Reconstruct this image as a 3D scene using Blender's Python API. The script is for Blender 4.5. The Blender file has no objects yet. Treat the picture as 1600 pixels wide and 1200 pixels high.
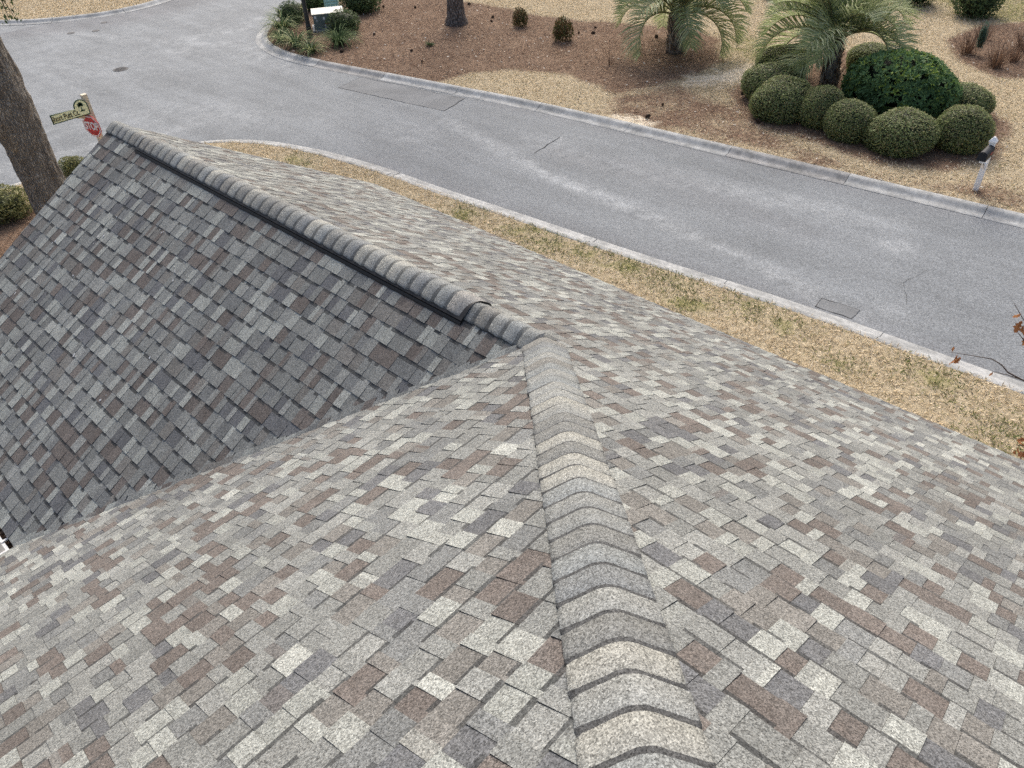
import bpy, bmesh, math, random
import numpy as np
from mathutils import Vector, Matrix

random.seed(7)
rng = np.random.default_rng(7)
scene = bpy.context.scene
COL = scene.collection

# ------------------------------------------------------------------ camera
ZR = 5.2                      # height of the wing ridge above the lawn
S = 0.5885                    # roof pitch, 7 in 12
CAM = Vector((-2.7453, 3.1074, 3.0737 + ZR))
yaw, pitch, roll = -0.7928, 0.6943, -0.05
fwd = Vector((math.cos(yaw) * math.cos(pitch), math.sin(yaw) * math.cos(pitch), -math.sin(pitch)))
r0 = fwd.cross(Vector((0, 0, 1))).normalized()
u0 = r0.cross(fwd)
cr, sr = math.cos(roll), math.sin(roll)
rgt = cr * r0 + sr * u0
upv = -sr * r0 + cr * u0
cd = bpy.data.cameras.new('camera')
cd.sensor_width = 36
cd.lens = 36 * 1197.1 / 1600
cd.clip_start = 0.05
cd.clip_end = 2000
cam = bpy.data.objects.new('camera', cd)
COL.objects.link(cam)
m3 = Matrix((rgt, upv, -fwd)).transposed()
cam.matrix_world = Matrix.Translation(CAM) @ m3.to_4x4()
scene.camera = cam

# ------------------------------------------------------------------ sky, sun, exposure
SUN_EL = math.radians(43)
SUN_AZ = math.radians(-50)     # direction towards the sun, angle from +x
sun_dir = Vector((math.cos(SUN_EL) * math.cos(SUN_AZ), math.cos(SUN_EL) * math.sin(SUN_AZ), math.sin(SUN_EL)))
world = bpy.data.worlds.new('World')
scene.world = world
world.use_nodes = True
wn = world.node_tree
sky = wn.nodes.new('ShaderNodeTexSky')
sky.sky_type = 'NISHITA'
sky.sun_disc = False
sky.sun_elevation = SUN_EL
sky.sun_rotation = math.atan2(sun_dir.x, sun_dir.y)
sky.air_density = 1.0
sky.dust_density = 6.5
sky.ozone_density = 1.0
bg = wn.nodes['Background']
bg.inputs['Strength'].default_value = 0.15
wn.links.new(sky.outputs[0], bg.inputs[0])
sl = bpy.data.lights.new('sun', 'SUN')
sl.energy = 1.35
sl.angle = math.radians(24)
sl.color = (0.975, 1.0, 0.99)
so = bpy.data.objects.new('sun', sl)
COL.objects.link(so)
so.rotation_euler = (-sun_dir).to_track_quat('-Z', 'Y').to_euler()
so.location = (10, -10, 30)
scene.view_settings.view_transform = 'Standard'
scene.view_settings.look = 'None'
scene.view_settings.gamma = 1
scene.view_settings.exposure = 0.47
scene.view_settings.use_curve_mapping = False
scene.cycles.use_denoising = False      # keep the fine granules and needles crisp

# ------------------------------------------------------------------ helpers
MATS = {}

class NT:
    """small node-tree writer"""
    def __init__(self, name, rough=0.9, spec=0.3):
        m = bpy.data.materials.new(name)
        m.use_nodes = True
        self.m = m
        self.t = m.node_tree
        self.b = self.t.nodes['Principled BSDF']
        self.b.inputs['Roughness'].default_value = rough
        self.b.inputs['Specular IOR Level'].default_value = spec
        MATS[name] = m
    def n(self, typ, **kw):
        x = self.t.nodes.new(typ)
        for k, v in kw.items():
            setattr(x, k, v)
        return x
    def l(self, a, b):
        self.t.links.new(a, b)
    def coords(self, per_object=True):
        tc = self.n('ShaderNodeTexCoord')
        if not per_object:
            g = self.n('ShaderNodeNewGeometry')
            return g.outputs['Position']
        oi = self.n('ShaderNodeObjectInfo')
        a = self.n('ShaderNodeVectorMath', operation='ADD')
        self.l(tc.outputs['Object'], a.inputs[0])
        self.l(oi.outputs['Location'], a.inputs[1])
        return a.outputs[0]
    def noise(self, co, scale, detail=3, rough=0.55, dist=0.0):
        x = self.n('ShaderNodeTexNoise')
        self.l(co, x.inputs['Vector'])
        x.inputs['Scale'].default_value = scale
        x.inputs['Detail'].default_value = detail
        x.inputs['Roughness'].default_value = rough
        x.inputs['Distortion'].default_value = dist
        return x.outputs['Fac']
    def voro(self, co, scale, out='Color', feature='F1'):
        x = self.n('ShaderNodeTexVoronoi', feature=feature)
        self.l(co, x.inputs['Vector'])
        x.inputs['Scale'].default_value = scale
        return x.outputs[out]
    def rng(self, v, a, b, c, d, clamp=True):
        x = self.n('ShaderNodeMapRange')
        x.clamp = clamp
        self.l(v, x.inputs[0])
        for i, q in enumerate((a, b, c, d)):
            x.inputs[1 + i].default_value = q
        return x.outputs[0]
    def mul(self, a, b, op='MULTIPLY'):
        x = self.n('ShaderNodeMath', operation=op)
        for i, q in enumerate((a, b)):
            if hasattr(q, 'links'):
                self.l(q, x.inputs[i])
            else:
                x.inputs[i].default_value = q
        return x.outputs[0]
    def mix(self, f, a, b, mode='MIX'):
        x = self.n('ShaderNodeMix', data_type='RGBA', blend_type=mode)
        if hasattr(f, 'links'):
            self.l(f, x.inputs[0])
        else:
            x.inputs[0].default_value = f
        for i, q in ((6, a), (7, b)):
            if hasattr(q, 'links'):
                self.l(q, x.inputs[i])
            else:
                x.inputs[i].default_value = (*q, 1) if len(q) == 3 else q
        return x.outputs[2]
    def scale(self, col, f):
        """colour * scalar"""
        x = self.n('ShaderNodeVectorMath', operation='SCALE')
        if hasattr(col, 'links'):
            self.l(col, x.inputs[0])
        else:
            x.inputs[0].default_value = col[:3]
        if hasattr(f, 'links'):
            self.l(f, x.inputs['Scale'])
        else:
            x.inputs['Scale'].default_value = f
        return x.outputs[0]
    def attr(self, name, out='Color'):
        x = self.n('ShaderNodeAttribute')
        x.attribute_name = name
        return x.outputs[out]
    def base(self, c):
        if hasattr(c, 'links'):
            self.l(c, self.b.inputs['Base Color'])
        else:
            self.b.inputs['Base Color'].default_value = (*c, 1)
    def bump(self, h, strength=0.3, dist=0.01):
        x = self.n('ShaderNodeBump')
        x.inputs['Strength'].default_value = strength
        x.inputs['Distance'].default_value = dist
        self.l(h, x.inputs['Height'])
        self.l(x.outputs[0], self.b.inputs['Normal'])

def fcol(me, cols):
    """one colour for each face"""
    at = me.attributes.new('Col', 'FLOAT_COLOR', 'FACE')
    c = np.ones((len(me.polygons), 4), dtype=np.float32)
    c[:, :3] = np.asarray(cols, dtype=np.float32).reshape(-1, 3)
    at.data.foreach_set('color', c.ravel())

def link(name, me, parent=None, mat=None):
    o = bpy.data.objects.new(name, me)
    COL.objects.link(o)
    if parent is not None:
        o.parent = parent
    if mat is not None and me is not None and not me.materials:
        for q in (mat if isinstance(mat, (list, tuple)) else [mat]):
            me.materials.append(MATS[q])
    return o

def empty(name, loc=(0, 0, 0), rz=0.0):
    o = bpy.data.objects.new(name, None)
    o.empty_display_size = 0.2
    COL.objects.link(o)
    o.location = loc
    o.rotation_euler = (0, 0, rz)
    return o

def tag(o, label=None, cat=None, group=None, kind=None):
    if label: o['label'] = label
    if cat: o['category'] = cat
    if group: o['group'] = group
    if kind: o['kind'] = kind
    return o

def copy_tree(o, parent=None):
    c = o.copy()
    COL.objects.link(c)
    c.parent = parent
    for ch in list(o.children):
        copy_tree(ch, c)
    return c

def quads_mesh(name, V, cols=None, smooth=False):
    """V: (N,4,3) array of quads"""
    V = np.asarray(V, dtype=np.float32)
    n = len(V)
    me = bpy.data.meshes.new(name)
    me.vertices.add(4 * n)
    me.vertices.foreach_set('co', V.reshape(-1))
    me.loops.add(4 * n)
    me.loops.foreach_set('vertex_index', np.arange(4 * n, dtype=np.int32))
    me.polygons.add(n)
    me.polygons.foreach_set('loop_start', np.arange(0, 4 * n, 4, dtype=np.int32))
    me.polygons.foreach_set('loop_total', np.full(n, 4, dtype=np.int32))
    me.update(calc_edges=True)
    if cols is not None:
        fcol(me, cols)
    return me

def unit(a):
    return a / np.maximum(np.linalg.norm(a, axis=-1, keepdims=True), 1e-9)

def leaf_quads(C, A, B):
    """diamond leaves: centre C, half length vector A, half width vector B"""
    return np.stack([C - A, C + B - A * 0.1, C + A, C - B - A * 0.1], axis=1)

def pyd(name, v, f, smooth=False, cols=None):
    me = bpy.data.meshes.new(name)
    me.from_pydata([tuple(x) for x in v], [], f)
    if smooth:
        me.polygons.foreach_set('use_smooth', [True] * len(me.polygons))
    if cols is not None:
        fcol(me, cols)
    me.update()
    return me

def box_vf(x0, x1, y0, y1, z0, z1):
    v = [(x0, y0, z0), (x1, y0, z0), (x1, y1, z0), (x0, y1, z0), (x0, y0, z1), (x1, y0, z1), (x1, y1, z1), (x0, y1, z1)]
    f = [(0, 3, 2, 1), (4, 5, 6, 7), (0, 1, 5, 4), (1, 2, 6, 5), (2, 3, 7, 6), (3, 0, 4, 7)]
    return v, f

def boxes(name, lst, parent, mat, bevel=0.0):
    V, F = [], []
    for b in lst:
        v, f = box_vf(*b)
        k = len(V)
        V += v
        F += [tuple(i + k for i in q) for q in f]
    me = pyd(name, V, F)
    if bevel > 0:
        bm = bmesh.new(); bm.from_mesh(me)
        bmesh.ops.bevel(bm, geom=bm.edges[:], offset=bevel, segments=2, affect='EDGES', profile=0.6)
        bm.to_mesh(me); bm.free()
    return link(name, me, parent, mat)

def tube_vf(path, radii, n=10, wob=0.0, cap=True, seed=0):
    rr = random.Random(seed)
    V, F = [], []
    P = [Vector(q) for q in path]
    ref = Vector((1, 0, 0))
    for i, q in enumerate(P):
        a = P[max(i - 1, 0)]; b = P[min(i + 1, len(P) - 1)]
        d = (b - a).normalized()
        if abs(d.dot(ref)) > 0.95: ref = Vector((0, 1, 0))
        x = (ref - d * ref.dot(d)).normalized(); y = d.cross(x)
        for k in range(n):
            t = 2 * math.pi * k / n
            r = radii[i] * (1 + wob * (rr.random() - 0.5))
            V.append(q + x * (r * math.cos(t)) + y * (r * math.sin(t)))
    for i in range(len(P) - 1):
        for k in range(n):
            F.append((i * n + k, i * n + (k + 1) % n, (i + 1) * n + (k + 1) % n, (i + 1) * n + k))
    if cap:
        F.append(tuple(range(n - 1, -1, -1)))
        F.append(tuple(range((len(P) - 1) * n, len(P) * n)))
    return V, F

def join(lst):
    V, F = [], []
    for v, f in lst:
        k = len(V)
        V += list(v)
        F += [tuple(i + k for i in q) for q in f]
    return V, F

# ------------------------------------------------------------------ materials
def build_materials():
    # asphalt shingle: granules over the colour of each tab
    m = NT('shingle', 0.88, 0.25)
    co = m.coords()
    g1 = m.rng(m.voro(co, 250), 0, 1, 0.24, 1.70)
    g1b = m.rng(m.noise(co, 95, 2, 0.7), 0.3, 0.7, 0.78, 1.20)
    g2 = m.rng(m.noise(co, 28, 4, 0.65), 0.3, 0.7, 0.90, 1.10)
    g3 = m.rng(m.noise(co, 0.9, 4, 0.6), 0.3, 0.7, 0.88, 1.10)
    f = m.mul(m.mul(g1, g1b), m.mul(g2, g3))
    bl = m.rng(m.noise(co, 11, 4, 0.7), 0.40, 0.72, 0.0, 0.24)
    m.base(m.scale(m.mix(bl, m.attr('Col'), (0.19, 0.188, 0.176)), f))
    m.bump(m.voro(co, 270, 'Distance'), 0.4, 0.002)
    # black plastic of the ridge vent
    m = NT('vent_plastic', 0.55, 0.4)
    m.base((0.012, 0.012, 0.013))
    m = NT('roof_deck', 0.95, 0.1)
    m.base((0.035, 0.034, 0.033))
    # painted trim, walls, gutter
    m = NT('white_trim', 0.45, 0.5)
    co = m.coords()
    m.base(m.scale((0.78, 0.77, 0.74), m.rng(m.noise(co, 14, 4), 0.3, 0.7, 0.85, 1.03)))
    m = NT('siding', 0.7, 0.3)
    co = m.coords(False)
    m.base(m.scale((0.50, 0.45, 0.37), m.rng(m.noise(co, 3, 4), 0.3, 0.7, 0.93, 1.05)))
    m = NT('debris', 0.95, 0.1)
    co = m.coords(False)
    m.base(m.mix(m.rng(m.noise(co, 60, 4), .35, .65, 0, 1), (0.03, 0.02, 0.012), (0.12, 0.085, 0.04)))
    # asphalt
    m = NT('asphalt', 0.85, 0.3)
    co = m.coords(False)
    spk = m.rng(m.voro(co, 48), 0, 1, 0.60, 1.42)
    spk2 = m.rng(m.noise(co, 24, 3, 0.7), 0.3, 0.7, 0.86, 1.14)
    mp = m.n('ShaderNodeMapping'); m.l(co, mp.inputs[0])
    mp.inputs['Rotation'].default_value = (0, 0, math.radians(-5.4))
    mp.inputs['Scale'].default_value = (0.16, 1.0, 1)
    lng = m.rng(m.noise(mp.outputs[0], 1.4, 5, 0.6), 0.35, 0.68, 0.90, 1.12)
    big = m.rng(m.noise(co, 0.35, 5, 0.62), 0.32, 0.68, 0.91, 1.09)
    f = m.mul(m.mul(spk, spk2), m.mul(lng, big))
    dust = m.mul(m.attr('stain', 'Fac'), m.rng(m.noise(co, 2.6, 6, 0.7), 0.36, 0.66, 0.05, 1.0))
    c = m.mix(dust, (0.188, 0.201, 0.211), (0.38, 0.397, 0.405))
    dk = m.mul(m.attr('dark', 'Fac'), m.rng(m.noise(co, 3, 4), 0.3, 0.7, 0.5, 1.0))
    c = m.mix(dk, c, (0.15, 0.152, 0.16))
    m.base(m.scale(c, f))
    m.bump(m.voro(co, 55, 'Distance'), 0.4, 0.006)
    m = NT('asphalt_patch', 0.88, 0.25)
    co = m.coords(False)
    f = m.mul(m.rng(m.voro(co, 60), 0, 1, 0.8, 1.2), m.rng(m.noise(co, 1.3, 5, 0.6), 0.3, 0.7, 0.82, 1.18))
    m.base(m.scale((0.180, 0.187, 0.192), f))
    m = NT('crack', 0.95, 0.1)
    m.base((0.045, 0.045, 0.046))
    # kerb concrete
    m = NT('concrete', 0.85, 0.3)
    co = m.coords(False)
    a = m.rng(m.noise(co, 1.6, 6, 0.68), 0.36, 0.62, 0, 1)
    b = m.rng(m.noise(co, 9, 5, 0.7), 0.3, 0.7, 0.72, 1.2)
    s = m.rng(m.voro(co, 90), 0, 1, 0.85, 1.15)
    m.base(m.scale(m.mix(a, (0.26, 0.265, 0.26), (0.43, 0.435, 0.425)), m.mul(b, s)))
    m.bump(m.noise(co, 30, 4), 0.2, 0.006)
    m = NT('concrete_dark', 0.88, 0.25)
    co = m.coords(False)
    a = m.rng(m.noise(co, 2.1, 6, 0.68), 0.36, 0.62, 0, 1)
    b = m.rng(m.noise(co, 9, 5, 0.7), 0.3, 0.7, 0.72, 1.2)
    m.base(m.scale(m.mix(a, (0.21, 0.21, 0.204), (0.36, 0.355, 0.345)), b))
    # soil and lawns; mulch / sand / green are where the ground itself is pine straw, sand or live turf
    m = NT('soil', 0.95, 0.12)
    co = m.coords(False)
    wig = m.mul(m.noise(co, 1.1, 5, 0.65), 0.5, 'SUBTRACT')
    n1 = m.noise(co, 7, 5, 0.7)
    n2 = m.noise(co, 34, 4, 0.7)
    straw = m.mix(m.rng(n1, .32, .68, 0, 1), (0.33, 0.265, 0.165), (0.57, 0.48, 0.335))
    straw = m.scale(straw, m.rng(n2, .3, .7, .48, 1.2))
    mul = m.mix(m.rng(n1, .35, .66, 0, 1), (0.150, 0.098, 0.066), (0.265, 0.185, 0.128))
    mul = m.scale(mul, m.rng(n2, .3, .7, .6, 1.3))
    snd = m.mix(m.rng(n1, .35, .65, 0, 1), (0.52, 0.44, 0.32), (0.76, 0.68, 0.55))
    grn = m.mix(m.rng(n1, .35, .65, 0, 1), (0.16, 0.165, 0.06), (0.28, 0.25, 0.10))
    def edge(name, w=1.1):
        q = m.mul(m.attr(name, 'Fac'), m.mul(wig, w), 'ADD')
        return m.rng(q, 0.35, 0.65, 0, 1)
    c = m.mix(m.mul(edge('green', 2.2), 0.75), straw, grn)
    c = m.mix(edge('mulch'), c, mul)
    c = m.mix(edge('sand', 1.8), c, snd)
    m.base(c)
    m.bump(n2, 0.6, 0.03)
    # leaf-like stuff: colour of each face
    for nm, ro, sp, tr in (('blades', 0.85, 0.12, 0.2), ('leaves', 0.6, 0.2, 0.3), ('fronds', 0.55, 0.3, 0.35)):
        m = NT(nm, ro, sp)
        c = m.attr('Col')
        m.base(c)
        t = m.n('ShaderNodeBsdfTranslucent'); m.l(c, t.inputs[0])
        x = m.n('ShaderNodeMixShader'); x.inputs[0].default_value = tr
        m.l(m.b.outputs[0], x.inputs[1]); m.l(t.outputs[0], x.inputs[2])
        m.l(x.outputs[0], m.t.nodes['Material Output'].inputs['Surface'])
    m = NT('shrub_core', 0.95, 0.1)
    m.base((0.012, 0.016, 0.008))
    # barks
    m = NT('bark_pine', 0.95, 0.15)
    co = m.coords()
    mp = m.n('ShaderNodeMapping'); m.l(co, mp.inputs[0]); mp.inputs['Scale'].default_value = (1, 1, 0.28)
    v = m.voro(mp.outputs[0], 17, 'Distance', 'DISTANCE_TO_EDGE')
    e = m.rng(v, 0.0, 0.16, 0, 1)
    c = m.mix(m.rng(m.noise(co, 9, 4), .35, .65, 0, 1), (0.17, 0.135, 0.115), (0.30, 0.26, 0.23))
    m.base(m.mix(e, (0.055, 0.043, 0.036), c))
    m.bump(e, 0.9, 0.03)
    m = NT('bark_oak', 0.95, 0.15)
    co = m.coords()
    mp = m.n('ShaderNodeMapping'); m.l(co, mp.inputs[0]); mp.inputs['Scale'].default_value = (1, 1, 0.30)
    nz = m.n('ShaderNodeTexNoise'); m.l(mp.outputs[0], nz.inputs['Vector']); nz.inputs['Scale'].default_value = 9; nz.inputs['Detail'].default_value = 5
    ad = m.n('ShaderNodeVectorMath', operation='MULTIPLY_ADD'); m.l(nz.outputs['Color'], ad.inputs[0]); ad.inputs[1].default_value = (0.13, 0.13, 0.13); m.l(mp.outputs[0], ad.inputs[2])
    v = m.voro(ad.outputs[0], 24, 'Distance', 'DISTANCE_TO_EDGE')
    e = m.mul(m.rng(v, 0.0, 0.22, 0.25, 1), m.rng(m.noise(co, 40, 4, 0.7), .3, .7, .6, 1.15))
    c = m.mix(m.rng(m.noise(co, 4, 6, 0.75), .35, .65, 0, 1), (0.34, 0.30, 0.26), (0.60, 0.56, 0.50))
    lich = m.rng(m.noise(co, 6, 5, 0.7), .60, .70, 0, 1)
    c = m.mix(m.mul(lich, 0.45), c, (0.30, 0.29, 0.25))
    m.base(m.mix(e, (0.12, 0.10, 0.084), c))
    m.bump(m.mul(e, m.noise(co, 14, 4), 'ADD'), 1.0, 0.06)
    m = NT('bark_palm', 0.95, 0.15)
    co = m.coords()
    m.base(m.mix(m.rng(m.noise(co, 12, 4), .35, .65, 0, 1), (0.10, 0.08, 0.066), (0.27, 0.24, 0.21)))
    m = NT('twig', 0.9, 0.2)
    m.base((0.10, 0.075, 0.06))
    m = NT('pine_cone', 0.9, 0.2)
    co = m.coords()
    m.base(m.mix(m.rng(m.noise(co, 90, 2), .35, .65, 0, 1), (0.018, 0.012, 0.009), (0.07, 0.045, 0.03)))
    # made things
    for nm, c, ro, sp in (('white_paint', (0.93, 0.93, 0.93), 0.4, 0.5), ('black_metal', (0.022, 0.024, 0.027), 0.45, 0.5),
                          ('mailbox_black', (0.022, 0.025, 0.031), 0.6, 0.25), ('cream_paint', (0.66, 0.58, 0.44), 0.6, 0.4),
                          ('sign_red', (0.58, 0.03, 0.035), 0.35, 0.5), ('sign_white', (0.90, 0.90, 0.90), 0.35, 0.5),
                          ('sign_yellow', (0.86, 0.88, 0.55), 0.5, 0.4), ('sign_green', (0.015, 0.06, 0.035), 0.5, 0.4),
                          ('sign_text', (0.06, 0.055, 0.03), 0.5, 0.4),
                          ('cabinet_green', (0.15, 0.185, 0.165), 0.55, 0.4), ('cabinet_top', (0.56, 0.56, 0.49), 0.55, 0.4),
                          ('pedestal_green', (0.46, 0.68, 0.56), 0.5, 0.4), ('sticker', (0.75, 0.75, 0.75), 0.5, 0.4),
                          ('sticker_red', (0.5, 0.1, 0.06), 0.5, 0.4), ('sticker_ink', (0.05, 0.05, 0.05), 0.5, 0.4),
                          ('bin_blue', (0.022, 0.045, 0.12), 0.45, 0.4), ('cast_iron', (0.075, 0.075, 0.078), 0.7, 0.4),
                          ('lamp_glass', (0.7, 0.7, 0.66), 0.2, 0.5), ('wheel_rubber', (0.02, 0.02, 0.02), 0.8, 0.3)):
        m = NT(nm, ro, sp)
        co = m.coords()
        m.base(m.scale(c, m.rng(m.noise(co, 8, 5, 0.65), .3, .7, .9, 1.08)))
build_materials()

# ------------------------------------------------------------------ terrain, road, lawns
ROAD_Z = -0.11
near_edge = [(-60, -14.75), (-30, -12.05), (-12, -10.42), (-5, -9.78), (-2.13, -9.53), (0.61, -9.42), (2.4, -9.3), (5.01, -9.02), (8.73, -8.72),
             (10.62, -8.56), (12.47, -8.45), (13.85, -8.3), (15.26, -8.06), (16.6, -7.68), (17.32, -7.34), (17.97, -6.9), (18.45, -6.4),
             (18.95, -5.5), (19.45, -4.2), (19.8, -3.0), (19.97, -1.8), (20.02, -0.6), (19.9, 3), (19.4, 10), (18.2, 25), (16, 60)]
far_edge = [(-60, -20.4), (-30, -17.65), (-12, -16.0), (-0.57, -14.98), (2.95, -14.68), (6.39, -14.38), (8.84, -14.15), (10.92, -13.95), (13.31, -13.68),
            (15.59, -13.29), (18.21, -12.84), (19.91, -12.54), (21.71, -12.25), (23.11, -12.14), (24.34, -12.26), (25.46, -12.62), (26.15, -13.0),
            (26.92, -13.66), (27.56, -14.53), (28.71, -16.09), (29.49, -17.47), (30.4, -19.6), (32.2, -24), (35.5, -32), (41, -45)]
top_edge = [(60, 20), (55, 8), (48, -0.5), (42, -4.6), (38.6, -6.7), (37.19, -7.7), (36.3, -8.5), (35.45, -9.72), (34.84, -10.95), (34.6, -12.5),
            (34.9, -14.2), (35.7, -17), (38.2, -24), (42.5, -34), (48, -45)]

def smooth_path(P, step=0.3):
    """Catmull-Rom resampling of a polyline"""
    P = [np.array(q, float) for q in P]
    out = []
    for i in range(len(P) - 1):
        p0 = P[max(i - 1, 0)]; p1 = P[i]; p2 = P[i + 1]; p3 = P[min(i + 2, len(P) - 1)]
        n = max(1, int(np.linalg.norm(p2 - p1) / step))
        n = min(n, 24)
        t1 = (p2 - p0) / max(np.linalg.norm(p2 - p0), 1e-6) * np.linalg.norm(p2 - p1)
        t2 = (p3 - p1) / max(np.linalg.norm(p3 - p1), 1e-6) * np.linalg.norm(p2 - p1)
        for k in range(n):
            t = k / n
            out.append((2*t**3-3*t**2+1)*p1 + (t**3-2*t**2+t)*t1 + (-2*t**3+3*t**2)*p2 + (t**3-t**2)*t2)
    out.append(P[-1])
    return np.array(out)

def offset_path(P, d):
    T = np.gradient(P, axis=0)
    T = unit(T)
    N = np.stack([T[:, 1], -T[:, 0]], -1)      # right of travel
    return P + N * d

NEAR = smooth_path(near_edge)       # lot lies to the left of travel
FAR = smooth_path(far_edge)         # lot lies to the right of travel
TOP = smooth_path(top_edge)         # lot lies to the left of travel
SIDE = {'near': -1, 'far': 1, 'top': -1}

def inside_poly(X, Y, poly):
    poly = np.asarray(poly)
    r = np.zeros(X.shape, bool)
    x0, y0 = poly[:, 0], poly[:, 1]
    x1, y1 = np.roll(x0, -1), np.roll(y0, -1)
    for a, b, c, d in zip(x0, y0, x1, y1):
        if b == d: continue
        k = ((b > Y) != (d > Y)) & (X < (c - a) * (Y - b) / (d - b) + a)
        r ^= k
    return r

def nearest_on(X, Y, poly, closed=True):
    poly = np.asarray(poly)
    A = poly; B = np.roll(poly, -1, 0)
    if not closed: A, B = A[:-1], B[:-1]
    best = np.full(X.shape, 1e9); qx = X.copy(); qy = Y.copy()
    for a, b in zip(A, B):
        d = b - a; L2 = d @ d
        if L2 < 1e-12: continue
        t = np.clip(((X - a[0]) * d[0] + (Y - a[1]) * d[1]) / L2, 0, 1)
        px = a[0] + t * d[0]; py = a[1] + t * d[1]
        dd = np.hypot(X - px, Y - py)
        k = dd < best
        best[k] = dd[k]; qx[k] = px[k]; qy[k] = py[k]
    return best, qx, qy

def soft_zone(X, Y, poly, w):
    """about 1 inside, 0 outside, ramp of width w"""
    d, _, _ = nearest_on(X, Y, poly)
    sgn = np.where(inside_poly(X, Y, poly), 1, -1)
    return np.clip(0.5 + sgn * d / w, 0, 1)

# zones of the ground (plan, metres)
mulch_main = [(24.02, -11.9), (26.9, -13.9), (29.0, -16.9), (28.6, -19.93), (21.57, -21.55), (19.53, -21.28), (17.25, -21.72), (15.32, -22.4), (13.18, -23.46),
              (11.67, -22.76), (10.21, -20.73), (10.2, -19.17), (10.35, -18.3), (10.81, -16.89), (11.17, -16.07), (11.9, -16.35), (13.6, -16.6), (15.25, -15.95),
              (16.1, -14.9), (16.6, -13.2), (18.28, -12.6), (21.69, -11.9)]
mulch_mix = [(11.3, -16.2), (10.25, -18.16), (7.5, -17.6), (5.95, -16.4), (3.67, -15.7), (1.73, -15.9), (0.6, -17.0), (-0.6, -16.4), (-1.2, -15.6), (3.63, -14.9), (9.31, -14.3), (11, -14.3)]
ring = [(8.9, -20.5), (9.3, -22.6), (8.0, -24.0), (5.6, -24.2), (3.0, -22.3), (1.2, -20.2), (0.9, -18.0), (1.6, -16.7), (3.1, -15.95), (5.3, -16.3), (7.2, -16.5), (8.6, -18.2)]
bed_right = [(5.34, -26.99), (4.96, -29.11), (3.33, -31.4), (-3, -31), (-4, -25.5), (1.06, -25.2), (2.77, -24.04), (4.14, -24.83)]
sand_zone = [(10.6, -17.5), (10.3, -18.9), (9.9, -20.2), (9.3, -21.6), (8.2, -20.6), (8.5, -18.9), (9.3, -18.3)]
sand_kerb = [(10.5, -14.5), (10.3, -14.9), (9.53, -15.15), (8.81, -14.95), (9.0, -14.3)]
green_a = [(11.5, -23.3), (10.05, -23.9), (8.43, -20.6), (9.71, -20.7)]
green_b = [(8.3, -31.9), (5.2, -29.8), (3.6, -30.2), (3.6, -34.8)]
green_spots = [(14.81, -7.1, .5), (9.3, -7.85, .45), (6.9, -8.05, .75), (5.97, -8.15, .6), (4.9, -8.3, .55), (3.96, -8.35, .6), (2.4, -8.5, .5), (1.6, -8.45, .4), (3.3, -7.9, .4), (-0.9, -8.55, .5), (-2.4, -7.9, .6), (7.8, -7.9, .4), (0.3, -8.0, .35)]
left_mulch = [(18.9, 0.4), (18.3, -1.3), (16.6, -2.3), (13.5, -2.2), (12.5, 0), (14, 3), (18.4, 3)]

def lot_mesh(name, poly, xs, ys, kind):
    X, Y = np.meshgrid(xs, ys)
    ins = inside_poly(X, Y, poly)
    d, qx, qy = nearest_on(X, Y, poly)
    cx = (X[:-1, :-1] + X[1:, 1:]) / 2; cy = (Y[:-1, :-1] + Y[1:, 1:]) / 2
    cin = inside_poly(cx, cy, poly)
    idx = np.arange(X.size).reshape(X.shape)
    Z = np.zeros_like(X)
    X2 = np.where(ins, X, qx); Y2 = np.where(ins, Y, qy)
    faces = np.stack([idx[:-1, :-1], idx[:-1, 1:], idx[1:, 1:], idx[1:, :-1]], -1)[cin]
    used = np.unique(faces)
    remap = np.full(X.size, -1); remap[used] = np.arange(len(used))
    x = X2.ravel()[used]; y = Y2.ravel()[used]
    bumps = 0.012 * np.sin(x * 1.7 + 0.3 * y) * np.sin(y * 2.1 - 0.4 * x) + 0.006 * np.sin(x * 5.1) * np.sin(y * 4.3)
    edge = np.clip(nearest_on(x, y, poly)[0] / 0.5, 0, 1)
    z = bumps * edge
    me = bpy.data.meshes.new(name)
    me.from_pydata(np.stack([x, y, z], -1).tolist(), [], remap[faces].tolist())
    zones = {'mulch': np.zeros(len(x)), 'sand': np.zeros(len(x)), 'green': np.zeros(len(x))}
    if kind == 'far':
        zm = soft_zone(x, y, mulch_main, 1.0)
        zm = np.maximum(zm, 0.62 * soft_zone(x, y, mulch_mix, 1.6))
        zm = np.maximum(zm, 0.9 * soft_zone(x, y, ring, 0.8))
        zm = np.maximum(zm, soft_zone(x, y, bed_right, 0.7))
        zones['mulch'] = zm
        zones['sand'] = np.maximum(0.75 * soft_zone(x, y, sand_zone, 1.3), 0.8 * soft_zone(x, y, sand_kerb, 0.5))
        zones['green'] = np.maximum(0.6 * soft_zone(x, y, green_a, 1.5), 0.7 * soft_zone(x, y, green_b, 1.5))
    if kind == 'near':
        zones['mulch'] = soft_zone(x, y, left_mulch, 0.8)
        g = np.zeros(len(x))
        for a, b, r in green_spots:
            g = np.maximum(g, np.clip(1.0 - np.hypot((x - a) * 0.7, y - b) / (1.3 * r), 0, 1))
        zones['green'] = g * 0.6
    for k, v in zones.items():
        at = me.attributes.new(k, 'FLOAT', 'POINT')
        at.data.foreach_set('value', v.astype(np.float32))
    me.polygons.foreach_set('use_smooth', [True] * len(me.polygons))
    me.update()
    o = link(name, me, None, 'soil')
    tag(o, kind='structure')
    return o

def spaced(*segs):
    out = []
    for a, b, st in segs:
        out += list(np.arange(a, b, st))
    out.append(segs[-1][1])
    return np.array(out)

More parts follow.
